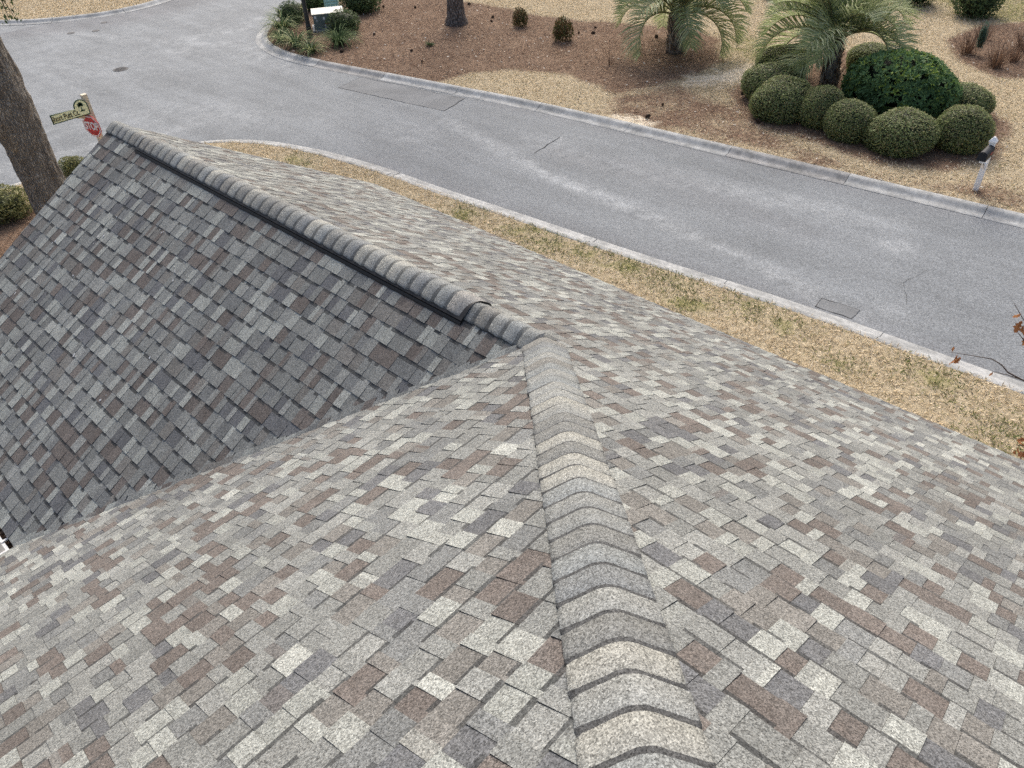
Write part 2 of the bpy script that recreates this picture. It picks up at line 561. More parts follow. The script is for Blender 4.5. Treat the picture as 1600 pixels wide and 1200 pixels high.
def build_ground():
    # terrain to the horizon, below everything
    v = [(-500, -500, -0.3), (500, -500, -0.3), (500, 500, -0.3), (-500, 500, -0.3)]
    o = link('terrain', pyd('terrain', v, [(0, 1, 2, 3)]), None, 'soil')
    tag(o, kind='structure')
    # road sheet with dust streaks
    xs = spaced((-90, -4, 3), (-4, 44, 0.3), (44, 100, 4)); ys = spaced((-70, -21, 3), (-21, 3, 0.2), (3, 80, 4))
    X, Y = np.meshgrid(xs, ys)
    idx = np.arange(X.size).reshape(X.shape)
    F = np.stack([idx[:-1, :-1], idx[:-1, 1:], idx[1:, 1:], idx[1:, :-1]], -1).reshape(-1, 4)
    me = bpy.data.meshes.new('road')
    me.from_pydata(np.stack([X.ravel(), Y.ravel(), np.full(X.size, ROAD_Z)], -1).tolist(), [], F.tolist())
    st = np.zeros(X.size); x = X.ravel(); y = Y.ravel()
    def streak(pl, w, a):
        d = nearest_on(x, y, np.array(pl), False)[0]
        np.maximum(st, a * np.exp(-(d / w) ** 2), out=st)
    streak([(13.9, -11.67), (8.9, -10.67), (7.04, -10.58), (5.49, -10.41), (3.14, -10.18), (2.29, -9.92), (0.86, -9.66)], 0.24, 0.85)
    streak([(11.02, -12.09), (9.37, -12.02), (6.88, -12.48), (4.34, -12.93), (1.59, -13.53)], 0.5, 0.45)
    streak([(34.89, -8.14), (32.27, -9.41), (29.12, -10.56), (26.98, -11.55), (26.25, -12.6)], 0.35, 0.6)
    streak([(27.5, -10.2), (26.6, -11.6), (25.9, -12.2), (24.3, -11.9), (22, -11.6)], 0.7, 0.5)
    streak([(28.6, -11.5), (28.0, -13.4), (28.6, -15.0)], 0.8, 0.6)
    streak([(20, -7.5), (20.2, -5.4), (21, -3), (21.2, 0)], 0.6, 0.55)
    streak([(19, -8.4), (21, -7.5), (23, -4)], 1.2, 0.4)
    for a, b, r, k in ((1.2, -12.6, .42, .95), (7.3, -13.7, .3, .4), (14, -10.4, 1.4, .3), (10.5, -12.7, .6, .5), (0.2, -10.1, .5, .4), (17, -9.6, 1.5, .3)):
        np.maximum(st, k * np.exp(-(np.hypot(x - a, (y - b) * 1.4) / r) ** 2), out=st)
    st = np.maximum(st, 0.26 * np.clip((x - 19) / 8, 0, 1))
    at = me.attributes.new('stain', 'FLOAT', 'POINT'); at.data.foreach_set('value', st.astype(np.float32))
    dk = np.zeros(X.size)
    d = nearest_on(x, y, TOP, False)[0]
    dk = np.maximum(dk, np.where((x > 31.2) & (x < 36), np.clip(1.4 - d / 1.9, 0, 0.8), 0))
    d = nearest_on(x, y, np.array([(9.9, -11.9), (7.5, -12.35), (3, -12.0)]), False)[0]
    dk = np.maximum(dk, 0.35 * np.exp(-(d / 0.55) ** 2))
    d = nearest_on(x, y, FAR, False)[0]
    dk = np.maximum(dk, np.where((x < 14) & (y > -16), 0.5 * np.exp(-(d / 0.35) ** 2), 0))
    d = nearest_on(x, y, NEAR, False)[0]
    dk = np.maximum(dk, np.where(x < 14, 0.45 * np.exp(-(d / 0.35) ** 2), 0))
    at = me.attributes.new('dark', 'FLOAT', 'POINT'); at.data.foreach_set('value', dk.astype(np.float32))
    me.update()
    road = link('road', me, None, 'asphalt')
    tag(road, kind='structure')
    # lots
    def back(P, side): return offset_path(P, side * 0.36)
    nb = back(NEAR, -1); fb = back(FAR, 1); tb = back(TOP, -1)
    near_poly = np.vstack([nb, [(-60, 60)]])
    far_poly = np.vstack([fb, [(41, -70), (-60, -70)]])
    top_poly = np.vstack([tb, [(100, -45), (100, 20)]])
    lot_mesh('lawn_near', near_poly, spaced((-60, -5, 3), (-5, 21, 0.16), (21, 22, 0.2)), spaced((-15, -10, 0.4), (-10, 1, 0.16), (1, 60, 3)), 'near')
    lot_mesh('lawn_far', far_poly, spaced((-60, -4, 2.5), (-4, 31, 0.17), (31, 42, 0.6)), spaced((-70, -37, 2.5), (-37, -11.5, 0.17)), 'far')
    lot_mesh('lawn_corner', top_poly, spaced((34, 46, 0.25), (46, 100, 4)), spaced((-45, -20, 1), (-20, -4, 0.25), (-4, 20, 2)), 'top')
    # kerbs: rolled concrete, cast in lengths with joints
    prof = [(0.0, 0.004), (0.015, 0.012), (0.12, 0.014), (0.18, 0.020), (0.225, 0.040), (0.27, 0.072), (0.31, 0.098), (0.345, 0.111), (0.40, 0.116), (0.465, 0.116), (0.485, 0.106), (0.487, 0.02)]
    for nm, P, side, lab in (('kerb_near', NEAR, -1, ''), ('kerb_far', FAR, 1, ''), ('kerb_corner', TOP, -1, '')):
        root = empty(nm); tag(root, kind='structure')
        seg = np.linalg.norm(np.diff(P, axis=0), axis=1); cum = np.concatenate([[0], np.cumsum(seg)])
        inview = (P[:, 0] > -6) & (P[:, 0] < 46) & (P[:, 1] > -26) & (P[:, 1] < 6)
        s0 = cum[inview].min(); s1 = cum[inview].max()
        cuts = [0.0] + list(np.arange(s0, s1, 3.05)) + [cum[-1]]
        for i in range(len(cuts) - 1):
            a, b = cuts[i] + 0.007, cuts[i + 1] - 0.007
            if b - a < 0.1: continue
            n = max(2, int((b - a) / 0.22))
            n = min(n, 60)
            ss = np.linspace(a, b, n + 1)
            Q = np.stack([np.interp(ss, cum, P[:, 0]), np.interp(ss, cum, P[:, 1])], -1)
            T = unit(np.stack([np.interp(ss + .05, cum, P[:, 0]) - np.interp(ss - .05, cum, P[:, 0]), np.interp(ss + .05, cum, P[:, 1]) - np.interp(ss - .05, cum, P[:, 1])], -1))
            N = np.stack([T[:, 1], -T[:, 0]], -1) * side
            dz = random.uniform(-0.004, 0.005); do = random.uniform(-0.006, 0.006)
            V = []
            for q, nn in zip(Q, N):
                for k, (w, h) in enumerate(prof):
                    jit = random.uniform(-0.006, 0.006) if k in (9, 10) else random.uniform(-.0015, .0015)
                    V.append((q[0] + nn[0] * (w + do + jit), q[1] + nn[1] * (w + do + jit), ROAD_Z + h + dz))
            k = len(prof); F = []
            for j in range(len(Q) - 1):
                for r in range(k - 1):
                    f = (j * k + r, (j + 1) * k + r, (j + 1) * k + r + 1, j * k + r + 1)
                    F.append(f if side > 0 else f[::-1])
            nv = len(V); V += V[:k] + V[(len(Q) - 1) * k:nv]
            e0 = tuple(nv + r for r in range(k)); e1 = tuple(nv + k + r for r in range(k))
            F.append(e0 if side > 0 else e0[::-1]); F.append(e1[::-1] if side > 0 else e1)
            mat = 'concrete_dark' if random.random() < (0.3 if nm == 'kerb_far' else 0.0) else 'concrete'
            me = pyd('kerb_length', V, F)
            me.polygons.foreach_set('use_smooth', [True] * (len(F) - 2) + [False] * 2)
            o = link('kerb_length', me, root, mat)
    v, f = box_vf(3.0, 8.5, 3.0, 9.5, -0.05, 0.03)  # slab added to darken the shaded ground seen beyond the gutter corner
    tag(link('darkening_slab', pyd('darkening_slab', v, f), None, 'concrete_dark'), kind='structure')
    # repaired patches and joints in the road
    def sheet(name, pts, mat, z, parent=road):
        me = pyd(name, [(a, b, z) for a, b in pts], [tuple(range(len(pts)))])
        if me.polygons[0].normal.z < 0:
            me.flip_normals()
        return link(name, me, parent, mat)
    z1 = ROAD_Z + 0.004; z2 = ROAD_Z + 0.008
    patch1 = [(18.95, -11.52), (17.6, -11.72), (16.0, -11.95), (14.62, -12.2), (14.86, -13.3), (16.5, -13.05), (19.18, -12.62)]
    sheet('road_patch', patch1, 'asphalt_patch', z1)
    patch3 = [(1.48, -9.46), (1.52, -9.80), (0.80, -9.85), (0.78, -9.5)]
    sheet('road_patch', patch3, 'asphalt_patch', z1)
    def crack(P, w, seed):
        rr = random.Random(seed); L = []
        pts = []
        for i in range(len(P) - 1):
            a = np.array(P[i]); b = np.array(P[i + 1]); n = max(2, int(np.linalg.norm(b - a) / 0.15))
            for k in range(n):
                pts.append(a + (b - a) * k / n + np.array([rr.uniform(-.02, .02), rr.uniform(-.02, .02)]))
        pts.append(np.array(P[-1])); pts = np.array(pts)
        N = offset_path(pts, 1) - pts
        V, F = [], []
        for q, nn in zip(pts, N):
            ww = w * rr.uniform(0.4, 1.2)
            V += [(q[0] + nn[0] * ww, q[1] + nn[1] * ww, z2), (q[0] - nn[0] * ww, q[1] - nn[1] * ww, z2)]
        for i in range(len(pts) - 1):
            F.append((2 * i, 2 * i + 1, 2 * i + 3, 2 * i + 2))
        me = pyd('crack', V, F)
        link('road_crack', me, road, 'crack')
    crack(patch1[4:] + patch1[:1], 0.006, 1)
    crack(patch1[:4], 0.006, 2); crack(patch1[3:5], 0.013, 3)
    crack(patch3 + patch3[:1], 0.007, 4)
    crack([(10.38, -11.5), (10.55, -12.75)], 0.012, 5)
    crack([(0.2, -10.6), (0.55, -11.3), (0.35, -12.1)], 0.003, 6)
build_ground()

# ------------------------------------------------------------------ stuff on the ground: grass, pine straw
def scatter(n, x0, x1, y0, y1):
    return rng.uniform(x0, x1, n), rng.uniform(y0, y1, n)

def in_view(x, y, z=0.0, mx=0.08):
    d = np.stack([x - CAM.x, y - CAM.y, np.full_like(x, z) - CAM.z], -1)
    cx = d @ np.array(rgt); cy = d @ np.array(upv); cz = d @ np.array(fwd)
    u = cx / cz * 1197.1 / 800; v = cy / cz * 1197.1 / 600
    return (cz > 0) & (np.abs(u) < 1 + mx) & (np.abs(v) < 1 + mx)

def blades(x, y, length, width, tilt, cols, z0=0.0, flat=False):
    n = len(x)
    az = rng.uniform(0, 2 * np.pi, n)
    L = length * rng.uniform(0.6, 1.3, n); W = width * rng.uniform(0.7, 1.3, n)
    el = np.clip(rng.normal(tilt, 0.3, n), 0.03, 1.5)
    A = np.stack([np.cos(az) * np.cos(el), np.sin(az) * np.cos(el), np.sin(el)], -1) * (L / 2)[:, None]
    B = np.stack([-np.sin(az), np.cos(az), rng.uniform(-.5, .5, n)], -1) * (W / 2)[:, None]
    C = np.stack([x, y, np.full(n, z0) + A[:, 2] + 0.002], -1)
    return leaf_quads(C, A, B)

def pick(pal, n, jit=0.15):
    pal = np.asarray(pal)
    c = pal[rng.integers(0, len(pal), n)]
    return np.clip(c * rng.uniform(1 - jit, 1 + jit, (n, 1)), 0, 1)

STRAW = [(0.72, 0.61, 0.43), (0.66, 0.54, 0.36), (0.80, 0.70, 0.53), (0.56, 0.45, 0.285), (0.70, 0.60, 0.44), (0.40, 0.33, 0.20)]
GREEN = [(0.13, 0.16, 0.05), (0.19, 0.21, 0.07), (0.10, 0.13, 0.04), (0.25, 0.24, 0.10)]
NEEDLE = [(0.27, 0.175, 0.118), (0.36, 0.25, 0.175), (0.20, 0.128, 0.09), (0.44, 0.33, 0.24), (0.25, 0.15, 0.10), (0.17, 0.115, 0.085)]

def build_ground_cover():
    nb = offset_path(NEAR, -0.43); near_poly = np.vstack([nb, [(-60, 60)]])
    # near verge
    x, y = scatter(230000, -4, 20, -10, 2)
    k = inside_poly(x, y, near_poly) & in_view(x, y)
    k &= ~((x < 6.0) & (y > -3.2))
    x, y = x[k], y[k]
    lm = soft_zone(x, y, left_mulch, 0.8) > rng.uniform(0.2, 0.8, len(x))
    gz = np.zeros(len(x))
    for a, b, r in green_spots:
        gz = np.maximum(gz, np.clip(1.15 - np.hypot((x - a) * 0.75, y - b) / (1.25 * r), 0, 1))
    gz = np.maximum(gz * 0.8, 0.02 + 0.05 * np.sin(x * 2.3 + y * 1.1) * np.sin(y * 3.1 - x))
    isg = rng.uniform(0, 1, len(x)) < gz
    cols = np.where(isg[:, None], pick(GREEN, len(x), .25), pick(STRAW, len(x), .2))
    cl = np.sin(x * 5.3 + 2.1 * np.sin(y * 3.7)) * np.sin(y * 6.1 + 1.7 * np.sin(x * 4.1))
    kk = ~lm & (rng.uniform(0, 1, len(x)) < 0.78 + 0.45 * cl)
    q = blades(x[kk], y[kk], 0.10, 0.014, 0.5, None)
    o = link('dry_grass', quads_mesh('dry_grass', q, cols[kk]), None, 'blades')
    tag(o, 'dormant straw coloured grass on the verge between roof eave and near kerb', 'grass', kind='stuff')
    if lm.any():
        x2, y2 = x[lm], y[lm]
        q = blades(x2, y2, 0.13, 0.008, 0.12, None)
        o = link('pine_straw', quads_mesh('pine_straw', q, pick(NEEDLE, len(x2))), None, 'blades')
        tag(o, 'brown pine straw round the trunk of the leaning oak at left', 'pine straw', kind='stuff')
    # far lot
    fb = offset_path(FAR, 0.47); far_poly = np.vstack([fb, [(41, -70), (-60, -70)]])
    x, y = scatter(520000, -4, 31, -37, -12)
    k = inside_poly(x, y, far_poly) & in_view(x, y)
    x, y = x[k], y[k]
    zm = np.maximum.reduce([soft_zone(x, y, mulch_main, 1.0), 0.62 * soft_zone(x, y, mulch_mix, 1.6), 0.8 * soft_zone(x, y, ring, 0.9), soft_zone(x, y, bed_right, 0.7)])
    zs = np.maximum(soft_zone(x, y, sand_zone, 1.3), soft_zone(x, y, sand_kerb, 0.5))
    w = 0.16 * np.sin(x * 2.1 + 1.3 * y) * np.sin(1.7 * y - x * 0.9)
    mul = zm + w + rng.normal(0, 0.12, len(x)) > 0.5
    bare = zs * 0.75 + w > rng.uniform(0.2, 0.9, len(x))
    g = ~mul & ~bare
    gz = np.maximum(0.5 * soft_zone(x, y, green_a, 1.5), 0.5 * soft_zone(x, y, green_b, 1.5))
    isg = rng.uniform(0, 1, len(x)) < gz + 0.03
    cols = np.where(isg[:, None], pick(GREEN, len(x), .25), pick(STRAW, len(x), .2))
    o = link('dry_grass', quads_mesh('dry_grass', blades(x[g], y[g], 0.075, 0.018, 0.4, None), cols[g]), None, 'blades')
    tag(o, 'dormant straw coloured lawn across the street round palms and clipped shrubs', 'grass', kind='stuff')
    n_ = mul & (rng.uniform(0, 1, len(x)) < 0.75)
    o = link('pine_straw', quads_mesh('pine_straw', blades(x[n_], y[n_], 0.17, 0.011, 0.14, None), pick(NEEDLE, n_.sum())), None, 'blades')
    tag(o, 'brown pine straw mulch spread across the street under pine and palm', 'pine straw', kind='stuff')
    # pale flecks: dead leaves on the mulch
    f = mul & (rng.uniform(0, 1, len(x)) < 0.006)
    q = blades(x[f], y[f], 0.085, 0.055, 0.15, None, z0=0.02)
    o = link('fallen_leaves', quads_mesh('fallen_leaves', q, pick([(0.62, 0.55, 0.45), (0.5, 0.40, 0.28), (0.72, 0.68, 0.6)], f.sum())), None, 'blades')
    tag(o, 'pale dead leaves strewn over the pine straw across the street', 'leaves', kind='stuff')
    # corner lot beyond the side street
    tb = offset_path(TOP, -0.47); top_poly = np.vstack([tb, [(100, -45), (100, 20)]])
    x, y = scatter(120000, 34, 52, -18, 0)
    k = inside_poly(x, y, top_poly) & in_view(x, y)
    x, y = x[k], y[k]
    o = link('dry_grass', quads_mesh('dry_grass', blades(x, y, 0.10, 0.03, 0.35, None), pick(STRAW, len(x), .2)), None, 'blades')
    tag(o, 'dormant straw coloured lawn beyond the side street at top left', 'grass', kind='stuff')
build_ground_cover()
# ------------------------------------------------------------------ the house and its roof
N_ = math.sqrt(1 + S * S)
W_C, W_A, L_R, APEX = 3.346, 3.088, 6.3325, 5.0
EXP = 0.143
X_MIN = -6.5

PAL = {'light': (0.298, 0.310, 0.286), 'pale': (0.335, 0.346, 0.318), 'mid': (0.205, 0.212, 0.201), 'mid2': (0.240, 0.247, 0.233),
       'taupe': (0.178, 0.172, 0.158), 'brown': (0.138, 0.120, 0.108), 'slate': (0.126, 0.130, 0.135), 'ash': (0.168, 0.175, 0.172)}
PALW = [('light', 17), ('pale', 6), ('mid', 23), ('mid2', 18), ('taupe', 9), ('brown', 13), ('slate', 7), ('ash', 9)]
BAND = (0.068, 0.070, 0.071)
_names = [a for a, w in PALW for _ in range(w)]
PAL_TOOTH = [('light', 24), ('pale', 6), ('mid', 25), ('mid2', 25), ('taupe', 6), ('brown', 8), ('slate', 4), ('ash', 5)]
PAL_GAP = [('light', 8), ('pale', 2), ('mid', 20), ('mid2', 10), ('taupe', 14), ('brown', 22), ('slate', 13), ('ash', 14)]
_tooth = [a for a, w in PAL_TOOTH for _ in range(w)]
_gap = [a for a, w in PAL_GAP for _ in range(w)]

def clip_poly(poly, planes):
    for (a, b, c) in planes:            # keep a*x + b*y <= c
        out = []
        n = len(poly)
        for i in range(n):
            p, q = poly[i], poly[(i + 1) % n]
            dp = a * p[0] + b * p[1] - c; dq = a * q[0] + b * q[1] - c
            if dp <= 0: out.append(p)
            if (dp < 0 < dq) or (dq < 0 < dp):
                t = dp / (dp - dq)
                out.append((p[0] + (q[0] - p[0]) * t, p[1] + (q[1] - p[1]) * t))
        poly = out
        if len(poly) < 3: return []
    return poly

def slope_pieces(frame, planes_of, arange, dmax, seed):
    """yield (verts, faces, colours, centre) of each shingle tab on a slope"""
    rr = random.Random(seed)
    O, ea, ed, n = frame
    pieces = []
    ncourse = int(math.ceil(dmax / EXP))
    for c in range(ncourse):
        d0 = c * EXP; tooth = rr.random() < 0.5
        a = arange[0] - rr.uniform(0, 0.3)
        prev = None
        while a < arange[1]:
            w = rr.choice((0.07, 0.08, 0.09, 0.10, 0.11, 0.125, 0.145)) if tooth else rr.choice((0.05, 0.06, 0.07, 0.08, 0.09, 0.105))
            w *= rr.uniform(0.9, 1.1)
            a0, a1 = a, a + w
            a += w
            tooth = not tooth
            am, dm = (a0 + a1) / 2, d0 + EXP / 2
            planes = planes_of(am, dm)
            if planes is None: continue
            jb = rr.uniform(-0.002, 0.002)
            top = d0 + EXP + 0.034
            hb = (0.0078 if tooth else 0.0038) + rr.uniform(-0.0006, 0.0016)
            b0 = d0 + jb
            gap = 0.0004
            x0, x1 = a0 + gap, a1 - gap
            sk = rr.uniform(-0.0018, 0.0018)
            rect = [(x0, b0 - sk), (x1, b0 + sk), (x1, top), (x0, top)]
            need = any(A * q[0] + B * q[1] > C for (A, B, C) in planes for q in rect)
            whole = clip_poly(rect, planes) if need else rect
            if len(whole) < 3: continue
            nm = rr.choice(_tooth if tooth else _gap)
            if prev and rr.random() < 0.08: nm = prev
            prev = nm
            base = np.array(PAL[nm]) * rr.uniform(0.88, 1.12)
            cells = []
            ds = d0 + EXP - rr.uniform(0.022, 0.030)
            full = (not tooth and rr.random() < 0.80) or (tooth and rr.random() < 0.28)
            if full or rr.random() < 0.12:
                if full and rr.random() < 0.6: q0, q1 = x0, x1
                elif rr.random() < 0.5: q0, q1 = x0, x0 + (x1 - x0) * rr.uniform(0.4, 0.8)
                else: q0, q1 = x0 + (x1 - x0) * rr.uniform(0.2, 0.6), x1
                cells.append(([rect[0], rect[1], (x1, ds), (x0, ds)], base))
                if q0 > x0 + 1e-6: cells.append(([(x0, ds), (q0, ds), (q0, top), (x0, top)], base))
                bc = np.array(BAND) * rr.uniform(0.8, 1.2) * (0.5 + 0.5 * base / 0.2)
                cells.append(([(q0, ds), (q1, ds), (q1, top), (q0, top)], bc))
                if q1 < x1 - 1e-6: cells.append(([(q1, ds), (x1, ds), (x1, top), (q1, top)], base))
            elif rr.random() < 0.16:
                xm = x0 + (x1 - x0) * rr.uniform(0.35, 0.65)
                b2 = np.array(PAL[rr.choice(_names)]) * 0.5 + base * 0.5
                cells.append(([rect[0], (xm, b0), (xm, top), (x0, top)], base))
                cells.append(([(xm, b0), rect[1], (x1, top), (xm, top)], b2))
            else:
                cells.append((rect, base))
            V, F, K = [], [], []
            slope_h = (hb - 0.0008) / (top - b0)
            def P3(q, h):
                return O + ea * q[0] + ed * q[1] + n * h
            def hh(q): return max(0.0008, hb - (q[1] - b0) * slope_h)
            for poly, colr in cells:
                pc = clip_poly(poly, planes) if need else poly
                if len(pc) < 3: continue
                k = len(V)
                V += [P3(q, hh(q)) for q in pc]
                F.append(tuple(range(k, k + len(pc)))); K.append(colr)
            k = len(V); m = len(whole)
            V += [P3(q, hh(q)) for q in whole] + [P3(q, -0.003) for q in whole]
            for i in range(m):
                j = (i + 1) % m
                if whole[i][1] > top - 1e-6 and whole[j][1] > top - 1e-6: continue
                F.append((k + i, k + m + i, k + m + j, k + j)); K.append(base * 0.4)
            if not F: continue
            pieces.append((V, F, K, O + ea * am + ed * dm))
    return pieces

def px_area(V):
    pts = []
    for q in V:
        d = q - CAM
        z = d.dot(fwd)
        if z < 0.1: return 0.0
        pts.append((d.dot(rgt) / z * 1197.1 / 800, d.dot(upv) / z * 1197.1 / 600))
    us = [p[0] for p in pts]; vs = [p[1] for p in pts]
    if max(us) > 1.0 or min(us) < -1.0 or max(vs) > 1.0 or min(vs) < -1.0: return 0.0
    A = 0.0
    for i in range(len(pts)):
        x1, y1 = pts[i]; x2, y2 = pts[(i + 1) % len(pts)]
        A += x1 * y2 - x2 * y1
    return abs(A) * 0.5

def build_house():
    house = empty('house', (0, 0, 0))
    tag(house, 'house under a grey and brown shingle roof with hip, valley and ridge vent', 'house')
    zero = Vector((0, 0, 0))
    # frames: origin on the eave
    fC = (Vector((0, -W_C, ZR - S * W_C)), Vector((1, 0, 0)), Vector((0, 1, S)) / N_, Vector((0, -S, 1)) / N_)
    fA = (Vector((0, W_A, ZR - S * W_A)), Vector((-1, 0, 0)), Vector((0, -1, S)) / N_, Vector((0, S, 1)) / N_)
    fB = (Vector((W_A, 0, ZR - S * W_A)), Vector((0, 1, 0)), Vector((-1, 0, S)) / N_, Vector((S, 0, 1)) / N_)
    def plC(a, d):
        if a > 0.2 and math.floor(d / EXP) * EXP > W_C * N_ - 0.170: return None      # under the ridge caps
        P = [(1, 0, L_R + 0.02), (-1, 0, -X_MIN)]
        if a > 0: P.append((0, 1, W_C * N_))
        else: P += [(N_, 1, W_C * N_), (0, 1, (W_C + APEX) * N_)]
        return P
    def plA(a, d):      # a = -x ; x >= y, x <= L
        if math.floor(d / EXP) * EXP > W_A * N_ - 0.165: return None      # under the ridge caps
        j = 0.012 * math.sin(d * 37.0)
        return [(-1, 0, L_R + 0.02), (1, -1 / N_, -W_A + j), (0, 1, W_A * N_)]
    def plB(a, d):      # a = y
        j = 0.010 * math.sin(d * 29.0)
        return [(-1, -1 / N_, -W_A + j), (-1, 1 / N_, W_A), (1, 1 / N_, W_A + 2 * APEX), (0, 1, (W_A + APEX) * N_)]
    zE = ZR - S * W_A
    zEC = ZR - S * W_C
    zA = ZR + S * APEX
    decks = {
        'C': [(X_MIN, -W_C, zEC), (L_R, -W_C, zEC), (L_R, 0, ZR), (0, 0, ZR), (-APEX, APEX, zA), (X_MIN, APEX, zA)],
        'A': [(W_A, W_A, zE), (0, 0, ZR), (L_R, 0, ZR), (L_R, W_A, zE)],
        'B': [(W_A, W_A, zE), (W_A, W_A + 2 * APEX, zE), (-APEX, APEX, zA), (0, 0, ZR)],
        'D': [(X_MIN, APEX, zA), (-APEX, APEX, zA), (W_A, W_A + 2 * APEX, zE), (X_MIN, W_A + 2 * APEX, zE)],
    }
    labs = {'C': 'street side roof slope, pale in the light', 'A': 'darker roof slope of the gabled wing left of the vent', 'B': 'roof slope below the hip, running down to the valley', 'D': None}
    slopes = {}
    for k, pts in decks.items():
        off = Vector((0, 0, -0.006))
        v = [Vector(q) + off for q in pts]
        lo = [q + Vector((0, 0, -0.09)) for q in v]
        m = len(v)
        F = [tuple(range(m)), tuple(range(2 * m - 1, m - 1, -1))] + [(i, m + i, m + (i + 1) % m, (i + 1) % m) for i in range(m)]
        me = pyd('roof_slope', v + lo, F)
        bm = bmesh.new(); bm.from_mesh(me); bmesh.ops.recalc_face_normals(bm, faces=bm.faces[:]); bm.to_mesh(me); bm.free()
        o = link('roof_slope', me, house, 'roof_deck')
        if labs[k]: o['label'] = labs[k]
        slopes[k] = o
    allp = []
    for k, fr, pl, ar, dm, sd in (('C', fC, plC, (X_MIN, L_R), (W_C + APEX) * N_, 11), ('A', fA, plA, (-L_R, 0), W_A * N_, 22), ('B', fB, plB, (0, 12), (W_A + APEX) * N_, 33)):
        for p in slope_pieces(fr, pl, ar, dm, sd):
            allp.append((k, p))
    areas = [px_area([v for v in p[0][:4]]) for _, p in allp]
    # tabs that lie under the caps or at the feet of the camera are still tabs; take the 300 that show largest
    order = sorted(range(len(allp)), key=lambda i: -areas[i])[:300]
    single = set(order)
    rest = {k: ([], [], []) for k in 'ABC'}
    for i, (k, (V, F, K, cen)) in enumerate(allp):
        if i in single:
            me = pyd('shingle', [v - cen for v in V], F, cols=K)
            o = link('shingle', me, slopes[k], 'shingle')
            o.location = cen
        else:
            RV, RF, RK = rest[k]
            n0 = len(RV)
            RV += V; RF += [tuple(j + n0 for j in f) for f in F]; RK += K
    for k, (V, F, K) in rest.items():
        o = link('shingles', pyd('shingles', V, F, cols=K), slopes[k], 'shingle')
        tag(o, kind='stuff')
    # ends of the near slope's courses turned up on the wing slope along the valley
    vv = Vector((1, 1, -S)).normalized(); nA = fA[3]
    wA = nA.cross(vv).normalized()
    if wA.dot(Vector((1, -1, 0))) < 0: wA = -wA
    al = -1 / math.sqrt(2 + S * S); be = math.sqrt(1 - al * al)
    dA = (vv * al + wA * be).normalized()
    rv = random.Random(71); V, F, K = [], [], []
    for c in range(int(W_A * N_ / EXP)):
        t0 = W_A - c * EXP / N_; t1 = W_A - (c + 1) * EXP / N_
        p0 = Vector((t0, t0, ZR - S * t0)); p1 = Vector((t1, t1, ZR - S * t1))
        for q in range(2):
            a = p0.lerp(p1, q * 0.5); b = p0.lerp(p1, q * 0.5 + 0.5)
            l0 = rv.uniform(0.02, 0.085); l1 = l0 + rv.uniform(-0.012, 0.012)
            k = len(V); h = 0.0095 + 0.001 * rv.random()
            V += [a - wA * 0.012 + nA * (h + 0.003), b - wA * 0.012 + nA * h, b + dA * l1 + nA * (h * 0.9), a + dA * l0 + nA * h,
                  b + dA * l1 - nA * 0.002, a + dA * l0 - nA * 0.002]
            cc = np.array(PAL[rv.choice(_names)]) * rv.uniform(0.9, 1.1)
            F += [(k, k + 1, k + 2, k + 3), (k + 3, k + 2, k + 4, k + 5)]; K += [cc, cc * 0.4]
    o = link('valley_shingles', pyd('valley_shingles', V, F, cols=K), slopes['B'], 'shingle')
    tag(o, kind='stuff')
    rf = random.Random(17); V, F, K = [], [], []
    for i in range(34):
        x = rf.uniform(2.2, 5.9); y = rf.uniform(0.35, 2.2); 
        if i % 3: x, y = x0 + rf.uniform(-.09, .09), y0 + rf.uniform(-.09, .09)
        x0, y0 = x, y
        c = Vector((x, y, ZR - S * y)) + nA * 0.0105; r = rf.uniform(0.003, 0.011); k = len(V)
        for j in range(6):
            a = j * math.pi / 3; q = r * rf.uniform(0.6, 1.3)
            V.append(c + Vector((1, 0, 0)) * q * math.cos(a) + fA[2] * q * 1.4 * math.sin(a))
        F.append(tuple(range(k, k + 6))[::-1]); K.append((0.62, 0.63, 0.64))
    o = link('white_flecks', pyd('white_flecks', V, F, cols=K), slopes['A'], 'blades')
    tag(o, kind='stuff')
    # rear slope, out of sight: one sheet of shingle colour
    v = [Vector(q) + Vector((0, S, 1)) / N_ * 0.004 for q in decks['D']]
    link('shingle_sheet', pyd('shingle_sheet', v, [(0, 1, 2, 3)] if (v[1] - v[0]).cross(v[2] - v[0]).z > 0 else [(3, 2, 1, 0)], cols=[PAL['mid']]), slopes['D'], 'shingle')

    # ---- cap shingles
    def cap_mesh(phi, half, length, r, lift, colr, sd, band=1.25):
        """local: y runs down the ridge to the butt at y=0, x across, z up"""
        rr = random.Random(sd)
        n = 14
        ws = [half * (2 * i / n - 1) for i in range(n + 1)]
        def sec(w, h):
            f = lambda q: (q + math.sqrt(q * q + r * r)) / 2
            x = (f(w) - f(-w)) * math.cos(phi)
            z = -(f(w) + f(-w)) * math.sin(phi)
            crown = r * math.sin(phi) * math.exp(-(w / (1.3 * r)) ** 2)
            return x, z + crown * 0.9 + h
        ys = [0.0, -(EXP_CAP - 0.030), -(EXP_CAP - 0.020), -length]
        V, F, K = [], [], []
        for j, y in enumerate(ys):
            for i, w in enumerate(ws):
                hgt = lift + 0.015 * (1 + y / length)
                ww = w * (0.86 if j == 3 else 0.988 if j == 0 and i in (0, n) else 1.0)      # the covered end is tapered
                x, z = sec(ww, hgt)
                yy = y
                if j == 0:
                    yy += rr.uniform(-0.0015, 0.0015) - (0.010 if i in (0, n) else 0.002 if i in (1, n - 1) else 0)
                elif j < 3 : yy += rr.uniform(-0.002, 0.002)
                V.append((x, yy, z))
        m = n + 1
        cm = np.array(colr)
